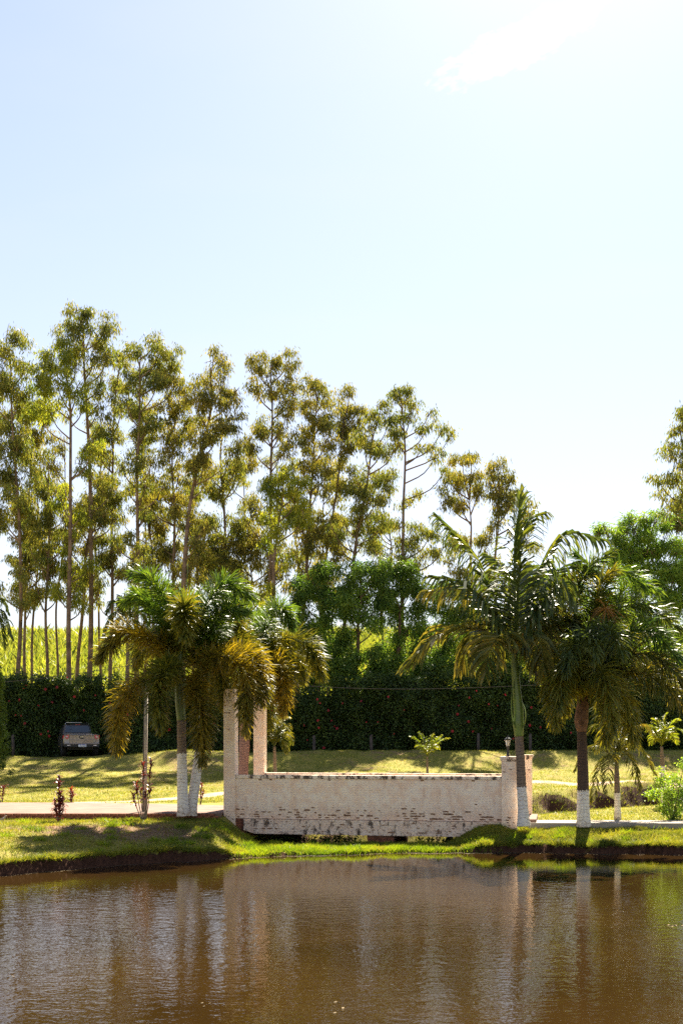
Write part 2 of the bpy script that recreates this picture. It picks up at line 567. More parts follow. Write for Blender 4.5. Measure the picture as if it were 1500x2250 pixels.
def channel_dist(x, y):
    best = np.full(np.broadcast(x, y).shape, 1e9)
    for (ax, ay), (bx, by) in zip(CH[:-1], CH[1:]):
        dx, dy = bx - ax, by - ay
        t = np.clip(((x - ax) * dx + (y - ay) * dy) / (dx * dx + dy * dy), 0, 1)
        best = np.minimum(best, np.hypot(x - ax - t * dx, y - ay - t * dy))
    return best


def height(x, y):
    x, y = np.asarray(x, float), np.asarray(y, float)
    n1 = vnoise(x * 0.5, y * 0.5, 1) - 0.5
    n2 = vnoise(x * 1.9, y * 1.9, 2) - 0.5
    n3 = vnoise(x * 6, y * 6, 3) - 0.5
    right = smooth01(3.0, 5.0, x)
    # lawn
    z = -0.20 * right * (1 - smooth01(33, 41, y))
    z = z + 0.85 * np.clip((y - 38) / 12.0, 0, 1) ** 1.3
    crest = np.interp(x, [-30, -13, -10.5, -8, 30], [0.42, 0.46, 0.55, 0.80, 0.80])
    z = z + crest * smooth01(49.5, 53.0, y) - 0.3 * smooth01(53.2, 56, y) * smooth01(-11, -8, x)
    z = z + 0.6 * smooth01(59, 64, y)
    z = z + 0.218 * np.clip(y - 63, 0, 50) + 0.02 * np.clip(y - 113, 0, 300)
    z = z - 0.14 * (1 - smooth01(30.30, 30.45, y)) * smooth01(-3.0, -3.6, x)
    amp = smooth01(38, 44, y) * 0.16 + 0.03
    z = z + n1 * amp * 1.2 + n2 * amp * 0.35
    # stream bed under the bridge and away to the back
    d = channel_dist(x, y)
    half = np.where(y < 31, 3.1, 3.1 - 0.95 * smooth01(31, 35, y)) + 0.2 * n1
    soft = 1.25 - 0.15 * smooth01(32, 36, y)
    ch = 1 - smooth01(half - soft * 0.55, half + soft * 0.6, d + n2 * 0.35 * smooth01(31, 34, y))
    bed = -0.73 - 0.25 * smooth01(29.3, 30.2, y) + 0.10 * smooth01(33.5, 35.5, y) + n2 * 0.03
    z = z * (1 - ch) + bed * ch
    # pond bank
    s = shore(x)
    t = y - s
    run = np.maximum(29.9 - s, 0.8)
    f = np.clip(t / run, 0, 1)
    cut = np.interp(x, [-12, -4, -2.9, -2.0, 2.9, 3.6, 5, 12], [0.24, 0.24, 0.16, 0.05, 0.05, 0.13, 0.15, 0.2])
    lip = WATER + cut + 0.05 * n3 + 0.07 * n2
    bank = lip + (z - lip) * np.clip(f ** 0.85, 0, 1) + np.sin(f * math.pi) * (0.10 * smooth01(-2.6, -4, x) + (0.07 * n2 + 0.03 * n3) * (1 - ch))
    z = np.where(t < run, bank, z)
    under = WATER - 0.14 + t * 0.35
    z = np.where(t < 0, np.maximum(under, -1.9), np.where(t < 0.07, (WATER - 0.1) + (bank - WATER + 0.1) * (t / 0.07), z))
    # the near bank, behind and under the photographer
    near = 0.2 - 1.2 * smooth01(2.0, 5.0, y)
    z = np.where(y < 6.0, np.maximum(near, z), z)
    return z


def hz(x, y):
    return float(height(np.array([x]), np.array([y]))[0])


def axis(*parts):
    return np.unique(np.round(np.concatenate([np.arange(a, b, s) for a, b, s in parts]), 4))


gx = axis((-400, -60, 34), (-60, -24, 3), (-24, -10, 0.35), (-10, 10, 0.14), (10, 24, 0.35), (24, 60, 3), (60, 401, 34))
gy = axis((-60, 0, 12), (0, 6, 0.6), (6, 20, 1.5), (20, 31, 0.09), (31, 58, 0.22), (58, 72, 0.7), (72, 130, 3), (130, 701, 57))
GX, GY = np.meshgrid(gx, gy)
GZ = height(GX, GY)
V = np.stack([GX, GY, GZ], -1).reshape(-1, 3)
nx, ny = len(gx), len(gy)
ii = (np.arange(ny - 1)[:, None] * nx + np.arange(nx - 1)[None, :]).reshape(-1)
Q = np.stack([ii, ii + 1, ii + nx + 1, ii + nx], -1)


def ground_mat():
    m, nt, out = new_mat('lawn_and_soil')
    co = objco(nt)
    sep = nt.nodes.new('ShaderNodeSeparateXYZ')
    nt.links.new(co, sep.inputs[0])
    big = noise(nt, 0.35, 5, 0.6, vec=co)
    mid = noise(nt, 1.6, 6, 0.65, vec=co)
    fine = noise(nt, 14, 6, 0.7, vec=co)
    vfine = noise(nt, 55, 4, 0.7, vec=co)
    g = mixc(nt, step(nt, fine, 0.3, 0.7), (0.15, 0.15, 0.022), (0.27, 0.24, 0.05))
    g = mixc(nt, step(nt, mid, 0.40, 0.66), g, (0.29, 0.23, 0.06))
    g = mixc(nt, mathn(nt, 'MULTIPLY', step(nt, vfine, 0.52, 0.72), 0.5), g, (0.10, 0.11, 0.02))
    soil = mixc(nt, step(nt, fine, 0.3, 0.7), (0.13, 0.075, 0.045), (0.26, 0.165, 0.10))
    # worn bare soil on the bank in front of the paving
    ex = mathn(nt, 'DIVIDE', mathn(nt, 'ADD', sep.outputs['X'], 5.6), 2.6)
    ey = mathn(nt, 'DIVIDE', mathn(nt, 'SUBTRACT', sep.outputs['Y'], 27.3), 1.5)
    e = mathn(nt, 'ADD', mathn(nt, 'MULTIPLY', ex, ex), mathn(nt, 'MULTIPLY', ey, ey))
    bare = step(nt, mathn(nt, 'ADD', mathn(nt, 'SUBTRACT', 1.0, e), mathn(nt, 'MULTIPLY', mathn(nt, 'SUBTRACT', mid, 0.5), 3.0)), 0.0, 0.6)
    # dry patches on the slope by the hedge and round the ditch
    far = mathn(nt, 'MULTIPLY', step(nt, sep.outputs['Y'], 38.0, 52.0), step(nt, big, 0.46, 0.6))
    bare = mathn(nt, 'MAXIMUM', bare, mathn(nt, 'MULTIPLY', mathn(nt, 'MULTIPLY', far, step(nt, mid, 0.42, 0.6)), 0.75))
    c = mixc(nt, bare, g, soil)
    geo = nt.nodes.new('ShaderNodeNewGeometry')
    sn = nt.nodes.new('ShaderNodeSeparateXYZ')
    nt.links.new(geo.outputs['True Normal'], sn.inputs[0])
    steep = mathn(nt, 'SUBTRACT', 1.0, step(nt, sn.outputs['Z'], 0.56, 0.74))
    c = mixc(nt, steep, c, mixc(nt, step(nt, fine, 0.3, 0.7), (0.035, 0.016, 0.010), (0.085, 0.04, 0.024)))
    h = mathn(nt, 'ADD', fine, mathn(nt, 'MULTIPLY', vfine, 0.6))
    principled(nt, out, c, 0.95, 0.1, normal=bump(nt, h, 0.8, 0.05))
    return m


g = bpy.data.objects.new('ground', mesh_arrays('ground', V, Q, True))
finish(g, ground_mat(), label='grassy ground with pond banks and lawn rising to the hedge', kind='structure')


# ---- water
def water_mat():
    m, nt, out = new_mat('muddy_pond_water')
    co = objco(nt)
    sep = nt.nodes.new('ShaderNodeSeparateXYZ')
    nt.links.new(co, sep.inputs[0])
    n1 = noise(nt, 3.6, 3, 0.55, vec=co, sc3=(1.0, 1.5, 1))
    n2 = noise(nt, 9.5, 2, 0.5, vec=co, sc3=(1.0, 1.5, 1))
    n0 = noise(nt, 0.55, 2, 0.5, vec=co)
    patch = noise(nt, 0.22, 3, 0.5, vec=co, sc3=(1, 2.0, 1))
    h = mathn(nt, 'ADD', mathn(nt, 'MULTIPLY', n1, 1.0), mathn(nt, 'ADD', mathn(nt, 'MULTIPLY', n2, 0.55), mathn(nt, 'MULTIPLY', n0, 1.2)))
    # sheltered water near the far bank lies calmer than the open pond
    calm = mathn(nt, 'SUBTRACT', 1.0, step(nt, mathn(nt, 'ADD', sep.outputs['Y'], mathn(nt, 'MULTIPLY', mathn(nt, 'SUBTRACT', patch, 0.5), 9.0)), 17.5, 25.5))
    st = mathn(nt, 'ADD', 0.012, mathn(nt, 'MULTIPLY', calm, 0.055))
    b = nt.nodes.new('ShaderNodeBump')
    b.inputs['Distance'].default_value = 0.10
    nt.links.new(st, b.inputs['Strength'])
    nt.links.new(h, b.inputs['Height'])
    c = mixc(nt, step(nt, noise(nt, 0.3, 3, vec=co), 0.3, 0.7), (0.017, 0.0088, 0.0022), (0.025, 0.013, 0.0034))
    p = principled(nt, out, c, 0.04, 0.5, normal=b.outputs[0])
    p.inputs['IOR'].default_value = 1.33
    return m


mb = MB()
mb.add([[-70, 4.0, WATER], [70, 4.0, WATER], [70, 36, WATER], [-70, 36, WATER]], [[0, 1, 2, 3]])
mb.build('pond_water', water_mat(), label='still brown pond water with fine ripples and reflections', kind='structure')

# ---- paving on the far bank, beside the bridge
def strip(name, xs, ylo, yhi, zf, thick, mat, **kw):
    """a slab between two edges, its top at zf(x, y)"""
    xs = np.asarray(xs, float)
    lo, hi = ylo(xs), yhi(xs)
    tl, th = zf(xs, lo), zf(xs, hi)
    n = len(xs)
    V = np.concatenate([np.stack([xs, lo, tl], 1), np.stack([xs, hi, th], 1), np.stack([xs, lo, tl - thick], 1), np.stack([xs, hi, th - thick], 1)])
    i = np.arange(n - 1)
    q = np.concatenate([np.stack([i, i + 1, n + i + 1, n + i], 1), np.stack([2 * n + i, 2 * n + i + 1, i + 1, i], 1), np.stack([n + i, n + i + 1, 3 * n + i + 1, 3 * n + i], 1)])
    e = [[0, n, 3 * n, 2 * n], [n - 1, 3 * n - 1, 4 * n - 1, 2 * n - 1]]
    e[1] = [n - 1, 3 * n - 1, 4 * n - 1, 2 * n - 1][::-1]
    return MB().add(V, q, e).build(name, mat, **kw)


pav = strip('pavement', np.linspace(-40, -3.35, 60), lambda x: 30.42 + 0 * x, lambda x: np.interp(x, [-40, -9, -6, -3.3], [36.6, 36.3, 35.6, 34.4]),
            lambda x, y: 0.035 + 0 * x, 0.30, M['concrete_pink'], label='sunlit pinkish concrete paving running up to the bridge', kind='structure')
# brick edging course along the paving, brick by brick
kb = MB().box((0, 0, 0), (0.212, 0.095, 0.058)).mesh('brick')
kb.materials.append(M['kerb_brick'])
for row in range(3):
    xx = -9.9 + (row % 2) * 0.11
    while xx < -3.45:
        o = bpy.data.objects.new('brick', kb)
        o.location = (xx, 30.372 + random.uniform(-0.006, 0.006), 0.0 - row * 0.066)
        o.rotation_euler = (random.uniform(-.02, .02), 0, random.uniform(-.02, .02))
        COL.objects.link(o)
        o.parent = pav
        xx += 0.224
strip('path', np.linspace(5.0, 40, 50), lambda x: 29.35 + np.interp(x, [5, 12, 40], [0, -0.25, -2.5]), lambda x: 30.5 + np.interp(x, [5, 12, 40], [0, -0.2, -2.2]),
      lambda x, y: -0.155 + 0 * x, 0.16, M['concrete_pale'], label='narrow pale concrete path leading away from the bridge', kind='structure')


def trodden(name, ctrl, w, mat, **kw):
    p = spline(ctrl, 70)
    T = norm(np.gradient(p, axis=0))
    S = np.stack([-T[:, 1], T[:, 0]], 1)
    rows = []
    for k in np.linspace(-1, 1, 7):
        q = p + S * (w * k * (0.75 + 0.5 * vnoise(np.arange(70) * 0.35, np.zeros(70) + np.sign(k) * 7, 8)))[:, None]
        edge = 0.014 - 0.03 * abs(k) ** 4
        rows.append(np.stack([q[:, 0], q[:, 1], height(q[:, 0], q[:, 1]) + edge + 0.012], 1))
    V = np.concatenate(rows)
    n = 70
    i = (np.arange(6)[:, None] * n + np.arange(n - 1)[None, :]).reshape(-1)
    return MB().add(V, np.stack([i, i + 1, i + n + 1, i + n], 1)).build(name, mat, smooth=True, **kw)


trodden('footpath', [(-9.0, 36.5), (-6.8, 38.0), (-5.0, 40.3), (-3.4, 42.6), (0, 44.5), (6, 45), (14, 44.8), (24, 45.0)], 0.55, M['dust'],
        label='faint trodden dirt track crossing the lawn behind the palms', kind='structure')

# ------------------------------------------------------------------ foot bridge
BX, BY = -3.13, 30.98
B_ROT = math.atan2(-1.52, 7.66)
BL = math.hypot(7.66, 1.52)
bridge = empty('foot_bridge', (BX, BY, 0), B_ROT, 'white painted brick foot bridge with peeling parapet and four square pillars', 'bridge')


def brick_chip(w, h, seed, depth=0.012):
    """an irregular patch of bare brick where the paint is gone; local x right, z up, faces -y"""
    r = random.Random(seed)
    pts = []
    n = 9
    for i in range(n):
        a = 2 * math.pi * i / n
        ca, sa = math.cos(a), math.sin(a)
        k = 1.0 / max(abs(ca), abs(sa)) ** 0.7
        pts.append((ca * k * w / 2 * r.uniform(0.7, 1.08), sa * k * h / 2 * r.uniform(0.6, 1.08)))
    V = [(x, 0, z) for x, z in pts] + [(x * 0.9, -depth, z * 0.88) for x, z in pts]
    q = [[i, (i + 1) % n, n + (i + 1) % n, n + i] for i in range(n)]
    me = MB().add(V, q, [list(range(n, 2 * n))]).mesh('brick')
    me.materials.append(M['brick'])
    return me


chips = [brick_chip(w, h, s) for s, (w, h) in enumerate([(0.17, 0.045), (0.13, 0.04), (0.10, 0.035), (0.20, 0.05), (0.07, 0.03), (0.15, 0.035), (0.05, 0.025), (0.11, 0.05)])]


def chip(parent, x, y, z, k=None, rz=0.0, s=1.0):
    o = bpy.data.objects.new('brick', chips[random.randrange(len(chips)) if k is None else k])
    o.location = (x, y, z)
    o.rotation_euler = (0, random.uniform(-.04, .04), rz)
    o.scale = (s, 0.6, s * 1.25)
    COL.objects.link(o)
    o.parent = parent
    return o


def parapet(y0, x0, x1, name_label=None, chipped=True):
    w = MB().box(((x0 + x1) / 2, y0, 0.43), (x1 - x0, 0.20, 1.13)).build('parapet_wall', M['paint'], bridge, bevel=0.01)
    cp = MB()
    # coping cast in lengths, a little uneven
    xx = x0
    mbs = []
    while xx < x1 - 0.01:
        e = min(xx + random.uniform(1.3, 1.8), x1)
        if x1 - e < 0.5:
            e = x1
        MB().box(((xx + e) / 2, y0 + random.uniform(-.004, .004), 1.045 + random.uniform(-.004, .004)), (e - xx - 0.006, 0.27, 0.10)).build('coping', M['paint_coping'], w, bevel=0.012)
        xx = e
    if chipped:
        f = y0 - 0.1005
        for i in range(105):
            z = -0.08 + 0.068 * int(min(abs(random.gauss(0, 3.0)), 13))
            x = random.uniform(x0 + 0.05, x1 - 0.05)
            big = z < 0.25
            chip(w, x, f, z, None if big else random.choice([4, 6, 6, 2]), s=random.uniform(0.7, 1.15) if big else random.uniform(0.4, 0.9))
        for i in range(5):
            chip(w, random.uniform(x0 + .2, x1 - .2), f, 0.965, 1, s=0.9)
    return w


parapet(0.02, 0.165, BL - 0.2)
parapet(2.72, 0.165, BL + 0.25, chipped=False)
MB().box((BL / 2 + 0.1, 1.36, -0.13), (BL + 1.2, 2.44, 0.12)).build('deck', M['concrete_pink'], bridge)
# edge beam below each parapet
for yb in (-0.075, 2.85):
    nseg = 24
    xs = np.linspace(0.42, BL - 0.05, nseg)
    bot = -0.55 + 0.10 * np.clip(1 - (xs - 0.42) / 0.35, 0, 1) ** 2
    Vb = np.concatenate([np.stack([xs, np.full(nseg, yb - 0.10), np.full(nseg, -0.142)], 1), np.stack([xs, np.full(nseg, yb + 0.10), np.full(nseg, -0.142)], 1),
                         np.stack([xs, np.full(nseg, yb - 0.10), bot], 1), np.stack([xs, np.full(nseg, yb + 0.10), bot], 1)])
    i = np.arange(nseg - 1)
    n = nseg
    q = np.concatenate([np.stack([i, i + 1, n + i + 1, n + i], 1), np.stack([2 * n + i, 2 * n + i + 1, i + 1, i], 1), np.stack([n + i, n + i + 1, 3 * n + i + 1, 3 * n + i], 1),
                        np.stack([3 * n + i, 3 * n + i + 1, 2 * n + i + 1, 2 * n + i], 1)])
    beam = MB().add(Vb, q, [[0, n, 3 * n, 2 * n], [n - 1, 3 * n - 1, 4 * n - 1, 2 * n - 1]]).build('edge_beam', M['paint_beam'], bridge)
    if yb < 0:
        for k in range(60):
            chip(beam, random.uniform(0.5, BL - 0.3), yb - 0.1005, random.choice([-0.2, -0.26, -0.33, -0.4, -0.46]), random.choice([1, 2, 4, 5, 6]), s=random.uniform(0.5, 1))
# deck slab soffit and the supports below
MB().box((BL / 2, 1.39, -0.27), (BL - 0.6, 2.7, 0.15)).build('slab', M['pier'], bridge)


def brickwork(name, x0, x1, y0, y1, z0, z1, parent, mat):
    """a block with its courses laid brick by brick on the front"""
    b = MB().box(((x0 + x1) / 2, (y0 + y1) / 2, (z0 + z1) / 2), (x1 - x0, y1 - y0, z1 - z0)).build(name, M['pier'], parent)
    zz, row = z0 + 0.035, 0
    while zz < z1 - 0.02:
        xx = x0 + (0.0 if row % 2 else -0.11)
        while xx < x1 - 0.03:
            a, e = max(xx, x0), min(xx + 0.215, x1)
            if e - a > 0.05:
                o = MB().box(((a + e) / 2, y0 - 0.012 + random.uniform(-.006, .006), zz), (e - a - 0.01, 0.03, 0.058)).build('brick', mat, b)
            xx += 0.225
        zz += 0.068
        row += 1
    return b


brickwork('pier', 3.92, 4.66, -0.02, 0.36, -0.95, -0.56, bridge, M['kerb_brick'])
brickwork('pier', 3.92, 4.66, 2.4, 2.8, -0.95, -0.56, bridge, M['kerb_brick'])
brickwork('abutment', -0.2, 0.46, -0.06, 2.8, -0.75, -0.15, bridge, M['kerb_brick'])
brickwork('abutment', BL - 1.15, BL + 0.3, 0.02, 2.8, -0.9, -0.56, bridge, M['kerb_brick'])
MB().box((6.05, 1.6, -0.72), (0.16, 0.2, 0.45)).build('prop', M['bark_dark'], bridge)


def pillar(x, y, s, z0, z1, cap=False, chips_n=34):
    p = MB().box((x, y, (z0 + z1) / 2), (s, s, z1 - z0)).build('pillar', M['paint_pillar'], bridge, bevel=0.012)
    if cap:
        MB().box((x, y, z1 - 0.045), (s + 0.075, s + 0.075, 0.085)).box((x, y, z1 - 0.11), (s + 0.03, s + 0.03, 0.05)).build('cap', M['paint_coping'], p, bevel=0.008)
    for i in range(chips_n):
        lowhigh = random.random()
        z = (z0 + random.uniform(0.02, 0.32)) if lowhigh < 0.45 else (z1 - random.uniform(0.15, 0.7) if lowhigh < 0.8 else random.uniform(z0 + 0.2, z1 - 0.3))
        z = z0 + round((z - z0) / 0.068) * 0.068
        if random.random() < 0.75:
            chip(p, x + random.uniform(-0.40, 0.40) * s, y - s / 2 - 0.001, z, random.choice([2, 4, 4, 6, 6, 1]), s=random.uniform(0.4, 1))
        else:
            chip(p, x + s / 2 + 0.001, y + random.uniform(-.4, .4) * s, z, random.choice([4, 6, 6]), math.pi / 2, s=random.uniform(0.4, .8))
    return p


pillar(0.0, 0.0, 0.335, -0.35, 3.52)
pillar(0.1, 2.72, 0.335, -0.35, 3.52)
pillar(BL, 0.0, 0.42, -0.35, 1.63, True, 22)
pillar(BL + 0.32, 2.72, 0.42, -0.35, 1.66, True, 12)

# lantern on the end pillar
lx, ly = BX + math.cos(B_ROT) * BL, BY + math.sin(B_ROT) * BL
lx -= 0.05
lan = empty('pillar_lantern', (lx, ly, 1.632), 0, 'small black lantern with frosted glass standing on the capped end pillar', 'lantern')
MB().lathe([(0.001, 0), (0.07, 0), (0.07, 0.02), (0.035, 0.03), (0.03, 0.24), (0.045, 0.26), (0.045, 0.275), (0.001, 0.275)], seg=12).build('post', M['black_metal'], lan, True)
MB().lathe([(0.001, 0.277), (0.045, 0.277), (0.075, 0.44), (0.001, 0.44)], seg=6).build('glass', M['lamp_glass'], lan)
fr = MB()
for i in range(6):
    a = i * math.pi / 3
    fr.tube([(0.047 * math.cos(a), 0.047 * math.sin(a), 0.277), (0.078 * math.cos(a), 0.078 * math.sin(a), 0.442)], 0.005, 5)
fr.build('frame', M['black_metal'], lan)
MB().lathe([(0.001, 0.442), (0.105, 0.442), (0.10, 0.455), (0.055, 0.50), (0.03, 0.515), (0.03, 0.53), (0.012, 0.54), (0.018, 0.56), (0.001, 0.575)], seg=12).build('roof', M['black_metal'], lan, True)

# ------------------------------------------------------------------ leaves and plants
def rand_dirs(n):
    v = rng.normal(size=(n, 3))
    return norm(v)


def leaf_cloud(mb, P, D, L, W):
    """diamond leaves: P base points, D unit directions, L lengths, W widths"""
    n = len(P)
    Wd = norm(np.cross(D, rand_dirs(n)))
    Nn = np.cross(Wd, D)
    L, W = np.asarray(L)[:, None], np.asarray(W)[:, None]
    mid = P + D * L * 0.45 + Nn * L * 0.06
    V = np.stack([P, mid + Wd * W * 0.5, P + D * L, mid - Wd * W * 0.5], 1).reshape(-1, 3)
    q = np.arange(n * 4).reshape(-1, 4)
    mb.add(V, q)


def spray_clump(mb, c, r, n_twig, n_leaf, L, W, hang=0.8, spread=0.22, shell=0.5):
    """leaves gathered on twigs spread through an ellipsoid; hang 1 = leaves point straight down"""
    u = rand_dirs(n_twig) * (rng.random(n_twig)[:, None] ** shell)
    tw = np.asarray(c) + u * np.asarray(r)
    k = rng.poisson(n_leaf, n_twig) + 2
    idx = np.repeat(np.arange(n_twig), k)
    n = len(idx)
    off = rng.normal(size=(n, 3)) * spread * np.array([1, 1, 0.8])
    P = tw[idx] + off
    D = norm(rand_dirs(n) * (1 - hang) + np.array([0, 0, -1.0]) * hang + norm(off) * 0.25)
    leaf_cloud(mb, P, D, L * rng.uniform(0.6, 1.25, n), W * rng.uniform(0.7, 1.25, n))


def tree(name, d, trunk, r0, clumps, mat, bark, label, cat='tree', group=None, L=0.24, W=0.055, hang=0.78, dens=1.0, sprays=0, spray_lo=1330, n_leaf=20, spread=0.2, depth=1.0, limb=0.035, seed=0):
    """trunk: pixels from the foot up; clumps: (px, py, rx, ry) in photo pixels at distance d"""
    p0 = PX(trunk[0][0], trunk[0][1], d)
    gz = hz(p0[0], d)
    root = empty(name, (p0[0], d, gz), 0, label, cat, group)
    org = np.array([p0[0], d, gz])
    pts = [PX(a, b, d) for a, b in trunk]
    # the stem wanders a little in depth
    for i, p in enumerate(pts):
        p[1] += 0.25 * math.sin(i * 1.7 + p0[0]) * (i > 0)
        p[0] += 0.10 * rng.normal() * (0 < i < len(pts) - 1)
    if pts[0][2] > gz + 0.3:
        pts = [np.array([pts[0][0], d, gz - 0.15])] + pts
    pts = np.array(pts)
    cur = spline(pts, 36)
    cur[1:-1, 0] += 0.05 * np.sin(np.arange(34) * 0.55 + p0[0] * 5) * np.linspace(0.2, 1, 34)
    s = np.linspace(0, 1, 36)
    tb = MB()
    tb.tube(cur - org, r0 * (1 - 0.82 * s) * (1 + 0.35 * np.exp(-s * 14)), 8)
    pm = F / d
    cl = [(a, b, c, e, rng.uniform(-1.0, 1.0) * depth * c / pm * 0.9) for a, b, c, e in clumps]
    ytop, ybot = trunk[-1][1], min(trunk[0][1], spray_lo)
    for i in range(sprays):
        py = rng.uniform(ytop + 0.25 * (ybot - ytop), ybot)
        tx = np.interp(py, [t[1] for t in trunk][::-1], [t[0] for t in trunk][::-1])
        r = rng.uniform(8, 21)
        cl.append((tx + rng.normal() * 22, py, r, r * rng.uniform(0.8, 1.5), rng.uniform(-1, 1) * 0.9))
    lm = MB()
    for a, b, c, e, dy in cl:
        ctr = PX(a, b, d) + np.array([0, dy, 0])
        rad = np.array([c / pm, max(c / pm * 0.85, 0.3), e / pm])
        # limb from the stem, leaving it lower down
        hor = math.hypot(ctr[0] - np.interp(ctr[2], cur[:, 2], cur[:, 0]), dy)
        zt = np.clip(ctr[2] - 0.5 * hor - rad[2] * 0.9 - 0.3, cur[0, 2] + 0.5, cur[-1, 2])
        st = np.array([np.interp(zt, cur[:, 2], cur[:, k]) for k in range(3)])
        if np.linalg.norm(ctr - st) > 0.35:
            midp = st * 0.5 + ctr * 0.5 + np.array([(ctr[0] - st[0]) * 0.12, 0, -0.12 * hor])
            tb.tube(spline([st, midp, ctr], 7) - org, np.linspace(limb, limb * 0.3, 7), 5, False)
            for j in range(3):
                q = ctr + rand_dirs(1)[0] * rad * 0.8
                tb.tube(spline([ctr * 0.7 + midp * 0.3, ctr * 0.5 + q * 0.5, q], 4) - org, np.linspace(limb * 0.45, limb * 0.15, 4), 4, False)
        area = c * e * math.pi
        nl = area * 0.40 * dens * (38.0 / pm) ** 0 * (0.24 * 0.055) / (L * W) * (pm / 38.0) ** -2 * 1.0
        ns = max(3, int(round(2.2 + 3.6 * min(c, e) / 22.0)))
        for j in range(ns):
            sc = ctr + rand_dirs(1)[0] * rng.random() ** 0.45 * rad * np.array([1.1, 1.1, 1.05])
            sr = rad * rng.uniform(0.28, 0.52) * np.array([1, 1, rng.uniform(0.8, 1.35)])
            n_tw = max(2, int(nl / n_leaf / ns))
            spray_clump(lm, sc - org, sr, n_tw, n_leaf, L, W, hang, spread)
    tb.build('trunk', bark, root, True)
    lm.build('crown', mat, root)
    return root


